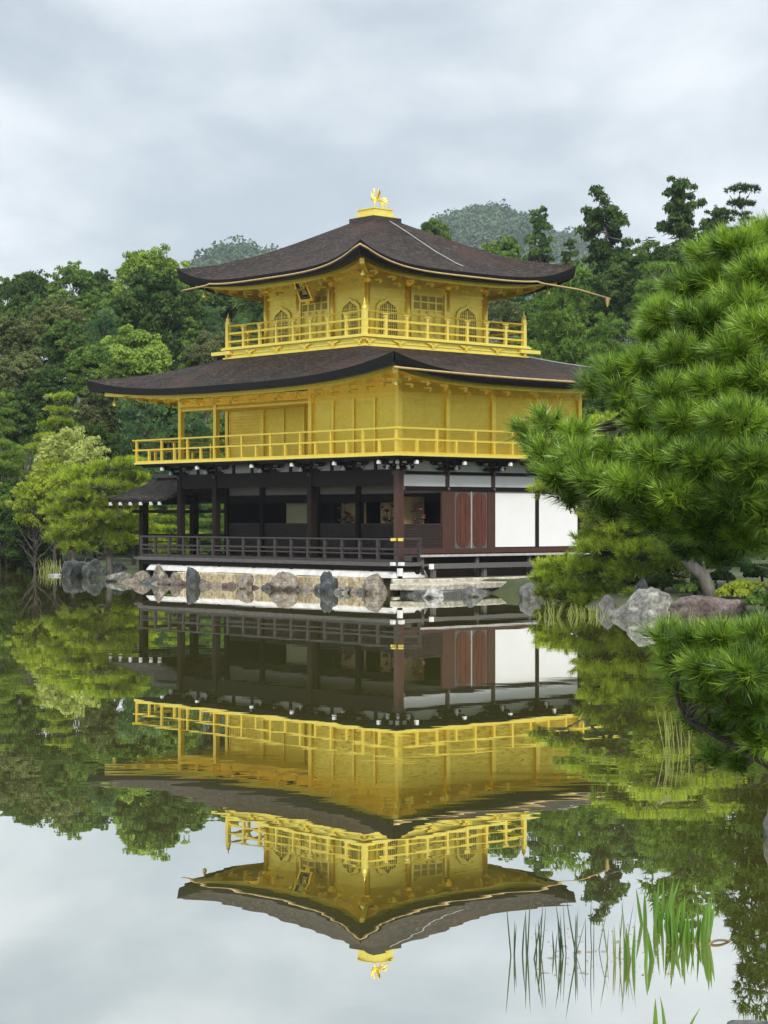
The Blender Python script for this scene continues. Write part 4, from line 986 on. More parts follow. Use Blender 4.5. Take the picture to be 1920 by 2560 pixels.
plant('bent_leaf', 'dead leaf', 1770, 2362, bl, 'straw', 'bent straw coloured dead leaf arching into the water right of the irises')
plant('iris_clump', 'iris', 1665, 2640, blades(3, .05, .24, .30, .030, .20, 12, .15), 'iris', 'single green blades poking up from the bottom edge at right')
plant('reed_patch', 'reeds', 145, 1431, blades(60, 1.0, .35, .75, .045, .22, 13, .1, (1,.4)), 'reed_yellow', 'yellow green reed patch at the far left shore')
plant('grass_tuft', 'grass', 1372, 1541, blades(22, .28, .22, .42, .016, .25, 14, .1, (1,.5)), 'reed_yellow', 'pale grass tuft in the water below the small yellow green pine, left one')
plant('grass_tuft', 'grass', 1470, 1539, blades(46, .55, .18, .36, .016, .25, 15, .1, (1,.4)), 'reed_yellow', 'pale grass tuft in the water just left of the lichened boulder')
plant('grass_tuft', 'grass', 1890, 1590, blades(40, .42, .3, .55, .022, .22, 16, .1, (1,.5)), 'iris', 'bright grass tuft beyond the low pine branch at the right edge')
plant('grass_tuft', 'grass', 1690, 1880, blades(20, .16, .30, .62, .010, .10, 17, .06, (1,.5)), 'reed_yellow', 'tall yellow grass stems standing in the water under the low pine branch')
# specks of duckweed and fallen needles floating round the rushes
sp_ = MB(); r2_ = np.random.default_rng(21)
for k in range(170):
    p = on_water(r2_.uniform(1330,1760), r2_.uniform(2310,2440)); s = r2_.uniform(.003,.009); a = r2_.uniform(0,6.28); e = r2_.choice([1,1,2.6])
    sp_.add([(p.x+s*e*math.cos(a+q)*1.0, p.y+s*math.sin(a+q)*1.0, .003) for q in np.linspace(0,6.28,7)[:-1]], [(0,1,2,3,4,5)])
tag(sp_.build('floating_specks', M['straw']), kind='stuff')

# ------------------------------------------------------------------ trees
M['l_dark'] = leaf('leaf_dark_green', (.020,.048,.014), (.125,.205,.050), .25, .2)
M['l_mid'] = leaf('leaf_mid_green', (.040,.095,.020), (.205,.315,.065), .3, .15)
M['l_light'] = leaf('leaf_light_green', (.090,.165,.024), (.300,.410,.080), .35, .12)
M['l_olive'] = leaf('leaf_olive_brown', (.050,.074,.026), (.205,.235,.090), .3, .12)
M['l_yellow'] = leaf('leaf_yellow_green', (.150,.220,.022), (.46,.54,.070), .4, .1)
M['l_pale'] = leaf('leaf_pale_green', (.22,.28,.060), (.56,.61,.19), .4, .1)
M['l_blue'] = leaf('leaf_blue_green', (.038,.100,.040), (.175,.290,.110), .3, .12)
M['n_yellow'] = leaf('needle_yellow_green', (.160,.240,.016), (.48,.58,.050), .4, .1)
M['n_mid'] = leaf('needle_mid_green', (.065,.140,.024), (.230,.360,.065), .3, .1)
M['n_dark'] = leaf('needle_dark_green', (.020,.050,.014), (.100,.165,.042), .2, .1)

def branch_mesh(name, paths):
    mb = MB()
    for pts, r0, r1, n_ in paths:
        rr = np.linspace(r0, r1, len(pts)); mb.tube(pts, list(rr), n_)
    me_ = mb.mesh(name, True); return me_
def wiggle(a, b, k, amp, r_):
    a, b = Vector(a), Vector(b); L_ = (b-a).length
    return [a.lerp(b, t) + Vector(r_.normal(size=3))*amp*L_*math.sin(math.pi*t) for t in np.linspace(0,1,k)]
def leaf_blob(c, rad, n, ln, wd, r_, squash=1.0, inner=.62, jit=.6, up=0.0):
    u_ = rand_unit(n); u_[:,2] = np.where(u_[:,2] < -.35, -u_[:,2], u_[:,2])
    rr = rad*(inner + (1.05-inner)*r_.random(n)**.6)
    C = np.array(c) + u_*rr[:,None]*np.array([1,1,squash])
    nr = u_.copy(); nr[:,2] += up
    return quads(C, nr, ln, wd, jit)
def broad_tree(seed, lobes=38, per=760, ln=.28, wd=.16, rx=3.4, h=9.0, base=.22, shape=1.0, lobe_r=(.85,1.45), droop=0):
    """height h; crown fills base*h..h"""
    r_ = np.random.default_rng(seed); V, T, paths = [], [], []
    top = h*.80; paths.append((wiggle((0,0,-.6),(r_.normal()*.3, r_.normal()*.3, top), 8, .02, r_), .26, .05, 8))
    zc_, rz = h*(base+1)/2, h*(1-base)/2
    for k in range(lobes):
        f = (k+.5)/lobes; cz = 1-2*f*.93; ph_ = k*2.39996 + r_.normal()*.4
        rad_ = math.sqrt(max(0, 1-cz*cz)); q = r_.uniform(.60,.98)
        rt_ = rad_**(1/shape)
        lr = r_.uniform(*lobe_r)
        c = Vector((rt_*math.cos(ph_)*(rx-lr*.7)*q, rt_*math.sin(ph_)*(rx-lr*.7)*q, zc_ + cz*(rz-lr*.7)*(.85+.15*q) + r_.normal()*.25))
        t0 = np.clip(r_.random()*.75+.12 + .0*cz, 0, 1)
        n_ = int(per*(lr/1.15)**2)
        V.append(leaf_blob(c, lr, n_, ln, wd, r_, r_.uniform(.55,.95), .5, .75)); T.append(np.clip(t0 + r_.normal(size=n_)*.16, 0, 1))
        if k % 2 == 0: paths.append((wiggle((0,0,max(.8,c.z*.62)), c, 5, .06, r_), .09, .02, 5))
    for k in range(64):
        ph_ = r_.uniform(0,6.28); z_ = r_.uniform(.1,1.0); rr = math.sqrt(1-z_*z_)
        q = r_.uniform(.92,1.09); c = (rr*math.cos(ph_)*rx*q, rr*math.sin(ph_)*rx*q, zc_+z_*rz*q); n_ = 46
        V.append(leaf_blob(c, r_.uniform(.22,.62), n_, ln, wd, r_, .7, .1)); T.append(np.clip(r_.random()*.6+.3 + r_.normal(size=n_)*.15,0,1))
    return branch_mesh('trunk', paths), np_mesh('crown', np.concatenate(V), 4, np.concatenate(T))
def tufts(C, axis, n_per, ln, wd, r_, spread=.9):
    """fans of narrow needle blades"""
    n = len(C); Cc = np.repeat(C, n_per, 0); ax = np.repeat(axis, n_per, 0)
    d = ax + r_.normal(size=(n*n_per,3))*spread; d /= np.linalg.norm(d,axis=1)[:,None]
    l = ln*(.7+.5*r_.random(n*n_per))[:,None]; s = np.cross(d, rand_unit(n*n_per)); s /= np.linalg.norm(s,axis=1)[:,None]+1e-9
    s *= wd/2
    V = np.stack([Cc - s, Cc + s, Cc + d*l], 1); return V.reshape(-1,3)
def pad_points(c, rx, ry, rz, n, r_, under=.25):
    u_ = rand_unit(n); lowm = r_.random(n) > under; u_[:,2] = np.where(lowm, np.abs(u_[:,2]), u_[:,2])
    q = .55 + .47*r_.random(n)**.7
    C = np.array(c) + u_*q[:,None]*np.array([rx,ry,rz]); ax = u_*np.array([.8,.8,.55]) + np.array([0,0,.55]); ax /= np.linalg.norm(ax,axis=1)[:,None]
    return C, ax
def pine_tree_mesh(seed, h=9.0, tiers=7, rx=3.0, base=.3, ntuft=2600, ln=.34, wd=.075, per=7, lean=.6, pads_per=4, thick=.42, conic=.5):
    r_ = np.random.default_rng(seed); V, T, paths = [], [], []
    tr = [Vector((lean*math.sin(2.6*t+seed)*t + r_.normal()*.08, lean*.6*math.cos(2.1*t+seed*2)*t, -.6+(h*.96+.6)*t)) for t in np.linspace(0,1,10)]
    paths.append((tr, .22, .04, 8)); pads = []
    for i in range(tiers):
        f = i/(tiers-1); z = h*(base+(1-base)*f*.97); w_ = rx*(1-conic*f)*(r_.uniform(.8,1.1)); k_ = max(1, int(round(pads_per*(1-.6*f))))
        p0 = tr[min(9, int(9*z/h))]
        for j in range(k_):
            a = j/k_*6.283 + i*1.9 + r_.normal()*.35; rr = w_*(.62 if k_ > 1 else .0)*r_.uniform(.7,1.1)
            c = Vector((p0.x+rr*math.cos(a), p0.y+rr*math.sin(a), z + r_.normal()*.15)); sz = w_*r_.uniform(.30,.56) if k_ > 1 else w_*.6
            pads.append((c, sz)); paths.append((wiggle((p0.x,p0.y,z-.35*rr*.5-.15), c, 6, .07, r_), .07, .018, 5))
    tot = sum(s*s for _, s in pads)
    for c, s in pads:
        n_ = max(12, int(ntuft*s*s/tot)); C, ax = pad_points(c, s, s, s*thick, n_, r_); V.append(tufts(C, ax, per, ln, wd, r_)); t0 = r_.uniform(.2,.8)
        T.append(np.repeat(np.clip(t0 + r_.normal(size=n_)*.2,0,1), per))
    return branch_mesh('trunk', paths), np_mesh('crown', np.concatenate(V), 3, np.concatenate(T))
def conifer_mesh(seed, h=13.0, rx=2.6, base=.25, n=46, per=260, ln=.32, wd=.16, sparse=1.0, pointed=1.0, blob=(.36,.62), flat=.62):
    r_ = np.random.default_rng(seed); V, T, paths = [], [], []
    paths.append((wiggle((0,0,-.6),(r_.normal()*.3,0,h), 10, .008, r_), .24, .03, 8))
    for k in range(n):
        f = (k/n)**.92; z = h*(base+(1-base)*f); w_ = rx*((1-f)**.75*pointed + (1-pointed)*(.55+.45*math.sin(3.1*f)))*r_.uniform(.6,1.12) + .25; a = k*2.4 + r_.normal()*.4
        tip = Vector((w_*math.cos(a), w_*math.sin(a), z - .12*w_ + r_.normal()*.15)); paths.append((wiggle((0,0,z), tip, 5, .05, r_), .055, .012, 5))
        nb = max(1, int(w_/.55))
        for j in range(nb):
            if r_.random() > sparse: continue
            q = Vector((0,0,z)).lerp(tip, (j+1)/nb); s = r_.uniform(*blob); q = q + Vector(r_.normal(size=3))*.22; n_ = int(per*s*s/.16)
            V.append(leaf_blob(q, s, n_, ln, wd, r_, flat, .15, .8, .5)); T.append(np.clip(r_.random()*.7+.1 + r_.normal(size=n_)*.15,0,1))
    return branch_mesh('trunk', paths), np_mesh('crown', np.concatenate(V), 4, np.concatenate(T))

LIB = {}
def lib(kind, fn, variants, hgt, rad, **kw): LIB[kind] = [(fn(s, **kw), hgt, rad) for s in variants]
lib('broad', broad_tree, (101,102,103), 9.0, 3.4)
lib('round', broad_tree, (111,112), 9.0, 3.6, lobes=50, per=640, lobe_r=(.55,1.2), rx=3.6, base=.1, shape=1.25)
lib('tall', broad_tree, (121,122), 12.0, 3.2, h=12.0, rx=3.2, lobes=50, per=640, lobe_r=(.6,1.3), base=.2)
lib('loose', broad_tree, (131,132), 8.0, 3.4, h=8.0, rx=3.4, lobes=52, per=240, ln=.26, wd=.14, lobe_r=(.5,.95), base=.2)
lib('pine', pine_tree_mesh, (141,142,143), 9.0, 3.0, pads_per=7, tiers=7, thick=.30, conic=.42, ntuft=3200, base=.22)
lib('fluffy', pine_tree_mesh, (151,152), 9.0, 3.0, tiers=11, pads_per=6, thick=.6, ntuft=3600, conic=.45, base=.18)
lib('fir', conifer_mesh, (161,162), 13.0, 2.9, rx=2.9, n=110, per=80, ln=.34, wd=.12, blob=(.30,.62), flat=.5, base=.08)
lib('tallpine', conifer_mesh, (171,172,173), 13.0, 3.0, rx=3.0, base=.08, n=120, sparse=.85, pointed=.62, per=62, ln=.36, wd=.13, blob=(.34,.72), flat=.5)
TREE_PLACES = []
def tree(kind, mat, px, top, Y, wd, label, bark='bark', cat='tree', group='trees on the wooded slope', var=None, turn=None, base_z=None):
    """px, top and wd are in the 1659-wide view of the photo: crown middle, crown top row and crown width"""
    k = len(TREE_PLACES); (tm_, cm_), h_, r_ = LIB[kind][(k if var is None else var) % len(LIB[kind])]
    p = unproject(px*D, top*D, Y); gz = float(ground_h([(p.x, Y)])[0]) if base_z is None else base_z
    hh = max(2.0, p.z - gz); s = wd*D/FPX*Y/2/r_
    name = {'pine':'pine_tree','fluffy':'pine_tree','tallpine':'pine_tree','fir':'fir_tree','loose':'maple_tree'}.get(kind, 'broadleaf_tree')
    t = thing(name, label, cat, (p.x, Y, gz), (k*1.7 if turn is None else turn) % 6.28, group); kz = min(hh/h_, 1.2*s) if kind not in ('tallpine','fir') else min(hh/h_, 1.7*s)
    TREE_PLACES.append((px, top, Y, t))
    for nm, me_, mt in (('trunk', tm_, bark), ('crown', cm_, mat)):
        if not me_.materials: me_.materials.append(None)
        o = bpy.data.objects.new(nm, me_); COL.objects.link(o); o.parent = t
        o.material_slots[0].link = 'OBJECT'; o.material_slots[0].material = M[mt]
        o.scale = (s, s, hh/h_) if nm == 'trunk' else (s, s, kz)
        if nm == 'crown': o.location = (0, 0, hh - kz*h_)
    return t
# --- left slope, far row (skyline)
tree('tall','l_dark', 12, 604, 168, 90, 'dark tree cut by the left frame edge on the skyline')
tree('broad','l_dark', 70, 588, 160, 120, 'dark broadleaf on the skyline, second from the left edge')
tree('tall','l_mid', 158, 572, 150, 125, 'mid green tree on the skyline left of the highest fluffy crown')
tree('tall','l_dark', 226, 590, 156, 110, 'dark tree on the skyline wedged against the highest fluffy crown')
tree('broad','l_light', 330, 540, 140, 180, 'highest fluffy green crown on the left skyline')
tree('tall','l_mid', 420, 590, 150, 110, 'green tree on the skyline just left of the top roof tip')
tree('broad','l_dark', 500, 606, 146, 130, 'dark tree behind the left tip of the top roof')
tree('round','l_dark', 575, 620, 140, 120, 'dark round tree behind the left corner of the top storey')
# --- left slope, middle rows
tree('broad','l_dark', 60, 640, 140, 120, 'dark tree above the brown olive crown at the left edge')
tree('broad','l_mid', 215, 640, 138, 120, 'green tree between the brown dome and the dark round tree')
tree('round','l_dark', 345, 585, 124, 205, 'big dark round tree below the highest fluffy crown')
tree('round','l_olive', 20, 680, 118, 130, 'brown olive round crown at the left edge')
tree('round','l_olive', 122, 645, 116, 135, 'olive brown dome shaped crown, tallest of the brown ones')
tree('round','l_dark', 140, 690, 112, 100, 'dark green crown hanging below the olive brown dome')
tree('fluffy','l_blue', 228, 684, 114, 130, 'blue green feathery tree beside the olive brown dome')
tree('broad','l_light', 285, 716, 108, 165, 'light green broadleaf in the middle of the left slope')
tree('broad','l_mid', 200, 745, 106, 110, 'leafy green tree left of the light green broadleaf')
tree('fir','l_mid', 410, 690, 118, 90, 'pointed green tree above the left tip of the middle roof')
tree('broad','l_olive', 455, 722, 112, 110, 'olive bush like tree left of the top balcony corner')
tree('fluffy','l_blue', 520, 690, 118, 110, 'blue green pine touching the left corner post of the top balcony')
tree('fluffy','l_blue', 462, 672, 124, 90, 'green pine behind the top balcony, left of the corner post')
tree('round','l_olive', 45, 760, 106, 130, 'brown round tree at the left edge below the olive crown')
tree('round','l_dark', 30, 845, 100, 110, 'dark green mass at the left edge halfway down the slope')
tree('round','l_dark', 110, 790, 102, 110, 'dark tree below the brown round tree')
tree('tall','l_olive', 215, 830, 103, 100, 'grey olive tree left of the middle roof tip')
tree('broad','l_mid', 355, 800, 108, 150, 'green tree right behind the left tip of the middle roof')
tree('pine','l_yellow', 122, 855, 95, 125, 'bright yellow green layered pine halfway down the left slope')
tree('pine','l_light', 0, 855, 93, 110, 'yellow green pine cut by the left edge, halfway down')
tree('fluffy','l_blue', 318, 872, 101, 190, 'wide blue green tree seen through the open porch posts')
tree('fluffy','l_blue', 420, 890, 104, 140, 'blue green tree behind the open porch and its railing')
tree('round','l_mid', 470, 900, 106, 120, 'green tree behind the second porch post')
tree('loose','l_mid', 130, 905, 96, 120, 'leafy green tree above the pale maple')
tree('round','l_dark', 215, 920, 100, 110, 'dark tree between the pale maple and the blue green tree')
tree('loose','l_pale', 160, 932, 91, 165, 'pale yellow maple left of the upper balcony', turn=.4)
tree('loose','l_yellow', 120, 1000, 90, 140, 'yellow green maple below the pale maple')
tree('loose','l_yellow', 75, 1035, 89, 110, 'yellowish maple at the left, above the dark waterside bush')
tree('pine','l_light', 20, 965, 95, 120, 'light green tree at the left edge beside the pale maple')
tree('broad','l_mid', 15, 1040, 93, 110, 'green tree at the left edge above the waterside')
tree('round','l_dark', 62, 1085, 92, 130, 'dark waterside bush leaning over the pond at the left edge', cat='bush')
tree('round','l_dark', 10, 1140, 94, 110, 'dark green shrub at the left edge down at the water', cat='bush')
tree('round','l_dark', 130, 1120, 96, 110, 'dark shrub in the shade behind the yellow reeds', cat='bush')
tree('round','l_mid', 205, 1110, 95, 130, 'green shrub behind the garden pine trunk', cat='bush')
tree('round','l_dark', 290, 1105, 92, 110, 'dark shrub between the garden pine and the annexe', cat='bush')
tree('pine','n_mid', 455, 1070, 92, 150, 'green pine seen through the open annexe posts', base_z=.3)
tree('pine','n_yellow', 380, 1085, 90, 120, 'yellow green pine behind the annexe railing', base_z=.3)
tree('round','l_mid', 480, 1130, 96, 160, 'low green shrub seen under the annexe beam', cat='bush')
tree('pine','n_yellow', 285, 990, 86, 130, 'yellow green pine reaching under the end of the upper balcony', var=1)
# --- right side
tree('broad','l_mid', 938, 476, 190, 75, 'small green tree on the skyline just right of the top roof ridge')
tree('tall','l_mid', 1050, 530, 165, 90, 'green tree top peeping over the right slope of the top roof')
tree('tall','l_mid', 1090, 512, 160, 100, 'green tree left of the pointed conifer behind the roof')
tree('fir','l_dark', 1166, 452, 150, 125, 'dark pointed conifer above the right tip of the top roof')
tree('fir','l_dark', 1232, 520, 146, 90, 'shorter dark conifer between the pointed conifer and the tall pine')
tree('tallpine','l_dark', 1308, 420, 132, 165, 'tall dark pine with bare trunk right of the pointed conifer', 'bark_pale', var=0)
tree('tallpine','l_mid', 1400, 510, 140, 120, 'mid green pine between the two tallest pines')
tree('tallpine','l_dark', 1470, 384, 128, 150, 'tallest sparse pine on the right skyline', 'bark_pale', var=1)
tree('pine','n_dark', 1592, 408, 124, 130, 'flat topped pine on the skyline near the right edge', var=2)
tree('tallpine','l_dark', 1545, 440, 132, 120, 'dark tree between the sparse pine and the flat topped pine')
tree('fir','l_dark', 1650, 500, 120, 110, 'dark conifer at the right frame edge')
tree('round','l_dark', 1370, 545, 122, 130, 'dark round tree below the tallest pine')
tree('round','l_dark', 1250, 575, 125, 130, 'dark mass behind the long roof gutter')
tree('round','l_dark', 1480, 530, 115, 160, 'dark tree behind the layered pine on the right')
tree('pine','n_mid', 1405, 575, 100, 160, 'light green layered pine between the gutter end and the near pine', 'bark_pale', var=0)
tree('loose','l_olive', 1085, 640, 118, 90, 'brownish thin tree right of the top storey')
tree('round','l_dark', 1120, 655, 122, 110, 'dark tree behind the brownish thin one')
tree('fluffy','n_mid', 1220, 596, 97, 210, 'large green pine right of the top balcony', 'bark', var=0)
tree('fluffy','n_mid', 1310, 680, 95, 130, 'green pine half hidden behind the near pine')
tree('broad','l_mid', 1130, 735, 105, 110, 'green tree just right of the top balcony corner post')
tree('round','l_mid', 1205, 770, 100, 120, 'soft green tree above the right end of the middle roof')
tree('round','l_light', 1290, 775, 98, 130, 'light green rounded tree above the hidden end of the middle roof')
tree('round','l_mid', 1270, 860, 95, 130, 'green tree behind the right end of the middle roof')
tree('round','l_dark', 1330, 900, 90, 160, 'dark tree behind the right wall end of the pavilion')
tree('round','l_mid', 1480, 800, 90, 200, 'green tree behind the near pine at mid height')
tree('round','l_dark', 1420, 1000, 82, 200, 'dark shrubbery beyond the right deck', cat='bush')
tree('round','l_dark', 1600, 950, 80, 200, 'dark shrubbery near the right edge behind the near pine', cat='bush')
# --- pines on the right bank, seen mostly in the water
tree('fluffy','n_mid', 1500, 640, 57, 400, 'big pine on the right bank mirrored in the pond', base_z=.4, var=1)
tree('pine','n_mid', 1730, 560, 50, 330, 'tall pine at the right edge behind the boulders', base_z=.4, var=2)
tree('fluffy','n_dark', 1680, 700, 34, 290, 'dark pine on the near right bank mirrored at the bottom right', base_z=.4, var=0)
# understorey that closes the gaps between the trunks
V, T = [], []
r3_ = np.random.default_rng(5)
for k in range(900):
    x_, y_ = r3_.uniform(-48, 42), r3_.uniform(92, 185)
    if sdist(np.array([[x_, y_]]))[0] < 1.5: continue
    s = r3_.uniform(.9, 2.0); z_ = float(ground_h([(x_, y_)])[0]); n_ = 60
    V.append(leaf_blob((x_, y_, z_+s*.4), s, n_, .55, .38, r3_, .9)); T.append(np.clip(r3_.random()*.6+.1+r3_.normal(size=n_)*.15, 0, 1))
tag(link_mesh('undergrowth', np_mesh('undergrowth', np.concatenate(V), 4, np.concatenate(T)), M['l_dark']), kind='stuff')

# ------------------------------------------------------------------ near pines: every needle a sliver of mesh
M['needle_near'] = leaf('needle_near', (.034,.098,.010), (.39,.60,.055), .26, 0, .05)
M['needle_small'] = leaf('needle_small', (.19,.29,.016), (.54,.65,.050), .42, 0, .03)
M['twig'] = surface('twig_bark', (.020,.016,.012), (.07,.058,.048), 30, .9, bmp=.5, bdist=.004)
def needle_pine(name, label, pads, root, trunk_pts, nl, nw, twig, mat, shoots_scale, per, seed, trunk_r, group, bark='twig', depth_k=1.0, bend=.0, len_tw=.11):
    """pads: (px, py, rx, ry, Y) in the 1659-wide view at distance Y; shoots sit on each pad's shell"""
    r_ = np.random.default_rng(seed); C, A, TT, paths = [], [], [], []
    tr = [Vector(p) for p in trunk_pts]; paths.append((tr, trunk_r, trunk_r*.35, 10))
    dense = []
    for i in range(len(tr)-1):
        for t in np.linspace(0,1,6): dense.append(tr[i].lerp(tr[i+1], t))
    limb_ends = []
    for (px, py, rx, ry, Y) in pads:
        c = unproject(px*D, py*D, Y); sx = rx*D/FPX*Y; sz = ry*D/FPX*Y; sy = max(sx, sz)*depth_k
        n_ = max(6, int(shoots_scale*rx*ry/1000))
        u_ = rand_unit(n_); low = r_.random(n_) > .30; u_[:,2] = np.where(low, np.abs(u_[:,2]), u_[:,2])
        q = .35 + .65*r_.random(n_)**.55
        P_ = np.array(c) + u_*q[:,None]*np.array([sx, sy, sz])
        ax = u_*np.array([.85,.85,.6]) + np.array([-.06,-.05,.50]) + r_.normal(size=(n_,3))*.22; ax /= np.linalg.norm(ax,axis=1)[:,None]
        C.append(P_); A.append(ax); TT.append(np.clip(r_.uniform(.25,.65) + r_.normal(size=n_)*.28, 0, 1))
        # limb from the trunk to this pad, twigs from the pad's heart to a share of its shoots
        base_ = min(dense, key=lambda d_: (d_-c).length + .3*abs(d_.z-c.z+.1*nl*10))
        hub = c + Vector((0,0,-sz*.35)); paths.append((wiggle(base_, hub, 7, .06, r_), trunk_r*.30, twig*1.6, 7))
        for k in range(0, n_, 2):
            e_ = Vector(P_[k]); paths.append((wiggle(hub.lerp(e_, .15*r_.random()), e_, 4, .05, r_), twig*1.2, twig*.6, 5))
    C = np.concatenate(C); A = np.concatenate(A); TT = np.concatenate(TT); n_ = len(C)
    L_ = len_tw*(.7+.6*r_.random(n_))
    for k in range(n_):
        e_ = Vector(C[k]); paths.append(([e_ - Vector(A[k])*L_[k]*.6, e_ + Vector(A[k])*L_[k]*.5], twig*.7, twig*.4, 4))
    # needles
    m_ = n_*per; ax = np.repeat(A, per, 0); t = r_.random(m_)
    base_ = np.repeat(C, per, 0) + ax*((t-.55)*np.repeat(L_, per))[:,None]
    rad = rand_unit(m_); rad -= ax*np.sum(rad*ax,1)[:,None]; rad /= np.linalg.norm(rad,axis=1)[:,None]+1e-9
    open_ = (1.15 - .75*t)*(.75+.5*r_.random(m_))
    d = ax*np.cos(open_)[:,None] + rad*np.sin(open_)[:,None]
    ln = nl*(.75+.4*r_.random(m_))[:,None]; s = np.cross(d, rand_unit(m_)); s /= np.linalg.norm(s,axis=1)[:,None]+1e-9
    tip = base_ + d*ln + np.array([0,0,-1])*bend*ln
    V = np.stack([base_ - s*nw*.5, base_ + s*nw*.5, tip], 1).reshape(-1,3)
    tint = np.clip(np.repeat(TT, per) + r_.normal(size=m_)*.12, 0, 1)
    o = thing(name, label, 'pine tree', root, 0, group); inv = -Vector(root)
    tm_ = branch_mesh('trunk', paths); tm_.transform(Matrix.Translation(inv)); tm_.materials.append(M[bark])
    x_ = bpy.data.objects.new('trunk', tm_); COL.objects.link(x_); x_.parent = o
    cm_ = np_mesh('needles', V + np.array(inv), 3, tint); cm_.materials.append(M[mat])
    x_ = bpy.data.objects.new('needles', cm_); COL.objects.link(x_); x_.parent = o
    return o
UP = [(1650,520,35,28,8.9),(1590,545,42,26,8.7),(1535,560,38,22,9.0),(1640,600,45,28,8.5),(1560,610,40,24,8.8),(1490,625,38,22,8.9),(1600,660,50,24,8.5),
      (1440,690,40,22,8.8),(1520,700,48,24,8.5),(1640,720,48,28,8.3),(1405,735,24,18,9.0),(1585,770,52,26,8.3),(1480,775,50,24,8.5),(1400,800,42,22,8.7),(1335,815,36,18,8.8),(1283,835,22,13,8.9),
      (1640,830,48,28,8.2),(1545,845,55,26,8.3),(1440,860,52,24,8.4),(1350,862,36,16,8.7),(1480,920,55,26,8.3),(1590,920,60,30,8.1),(1395,925,34,18,8.6),
      (1142,940,16,18,8.8),(1180,918,20,16,8.7),(1172,985,26,18,8.6),(1240,948,28,20,8.7),(1250,1000,36,20,8.5),(1330,990,40,20,8.5),(1420,995,50,24,8.3),(1200,1035,34,18,8.5),(1285,1045,45,20,8.4),
      (1520,1000,60,28,8.1),(1630,1010,50,32,8.0),(1370,1055,52,22,8.3),(1235,1075,26,12,8.6),(1470,1075,60,26,8.2),(1580,1085,60,30,8.1),(1320,1095,40,14,8.5),(1650,1110,36,34,8.1),
      (1420,1125,55,22,8.4),(1520,1145,60,26,8.3),(1610,1165,55,24,8.3),(1480,1185,40,14,8.6),(1560,1200,45,14,8.5)]
ZG = .42
needle_pine('pine_tree', 'near long needled pine whose bough fills the right side of the picture', UP, (2.75, 9.1, ZG),
            [(2.75,9.1,ZG-.4),(2.62,9.05,1.2),(2.35,8.9,2.0),(1.95,8.75,2.5),(1.75,8.9,2.8),(1.6,9.0,3.0)], .074, .0030, .0042, 'needle_near', 62, 62, 31, .06, 'near pines', bend=.04)
LOW = [(1435,1385,22,18,8.3),(1495,1392,32,18,8.2),(1565,1392,40,22,8.1),(1640,1392,36,26,8.0),(1465,1440,28,18,8.3),(1530,1450,42,22,8.1),(1615,1455,45,26,7.9),
       (1480,1495,28,16,8.4),(1545,1515,38,20,8.2),(1620,1530,45,26,8.1),(1510,1560,26,14,8.5),(1570,1575,36,20,8.3),(1640,1600,32,28,8.2),(1548,1630,26,12,8.5),(1600,1645,30,14,8.4)]
needle_pine('pine_tree', 'low pine bough over the water at the right edge, below the big near pine', LOW, (2.45, 8.3, ZG-.25),
            [(2.45,8.3,-.1),(2.3,8.25,.7),(2.0,8.2,1.15),(1.6,8.2,1.4),(1.25,8.25,1.6)], .080, .0031, .0042, 'needle_near', 62, 62, 32, .028, 'near pines', bend=.03)
SM = [(1168,1252,26,11,57),(1178,1226,28,11,57.5),(1180,1285,30,12,57.5),(1265,1300,40,12,55.5),(1340,1300,50,14,55),(1390,1290,40,16,54),(1200,1235,30,14,58),(1300,1120,55,22,56.5),(1350,1150,60,26,56),(1275,1165,40,20,57),(1310,1190,70,26,56),(1395,1200,70,30,55),(1230,1225,55,22,57),(1290,1235,70,26,56),(1370,1250,70,28,55),
      (1200,1255,45,20,57),(1250,1275,55,22,56),(1310,1285,55,20,56),(1440,1230,60,30,55),(1215,1292,30,13,57),(1400,1140,60,30,56),(1235,1310,24,10,57)]
tr_ = [unproject(1370*D, 1330*D, 56), unproject(1385*D, 1290*D, 56), unproject(1350*D, 1240*D, 56), unproject(1360*D, 1180*D, 56), unproject(1330*D, 1120*D, 56)]
r0_ = Vector((tr_[0].x, 56, float(ground_h([(tr_[0].x, 56)])[0])))
needle_pine('pine_tree', 'small yellow green pine leaning over the water at the right end of the landing', SM, r0_,
            [r0_ - Vector((0,0,.3))] + tr_[1:], .20, .022, .014, 'needle_small', 90, 28, 33, .13, 'garden pines', 'bark', bend=.0, len_tw=.2)
GP = [(190,1022,60,14,80),(245,1012,60,14,80),(290,1035,35,12,80.5),(150,1040,45,14,79.5),(215,1052,70,15,79),(275,1068,45,13,80),(165,1075,60,15,79),(235,1092,55,13,79.5),
      (140,1108,50,15,79.5),(205,1118,60,14,79),(265,1140,40,13,80),(160,1145,50,15,79),(215,1162,35,10,79.5),(258,1172,35,17,79.5),(135,1165,40,13,79.5),(165,1185,45,12,79),(275,1120,30,10,80.5)]
tp_ = [unproject(236*D, 1205*D, 80), unproject(224*D, 1150*D, 80), unproject(221*D, 1110*D, 80), unproject(214*D, 1065*D, 80), unproject(222*D, 1015*D, 80)]
r0_ = Vector((tp_[0].x+.05, 80, float(ground_h([(tp_[0].x, 80)])[0])))
needle_pine('pine_tree', 'small garden pine with clipped yellow green tiers on the shore left of the annexe', GP, r0_,
            [r0_ - Vector((0,0,.3))] + tp_, .24, .028, .016, 'needle_small', 120, 24, 34, .15, 'garden pines', 'bark_pale', len_tw=.2)
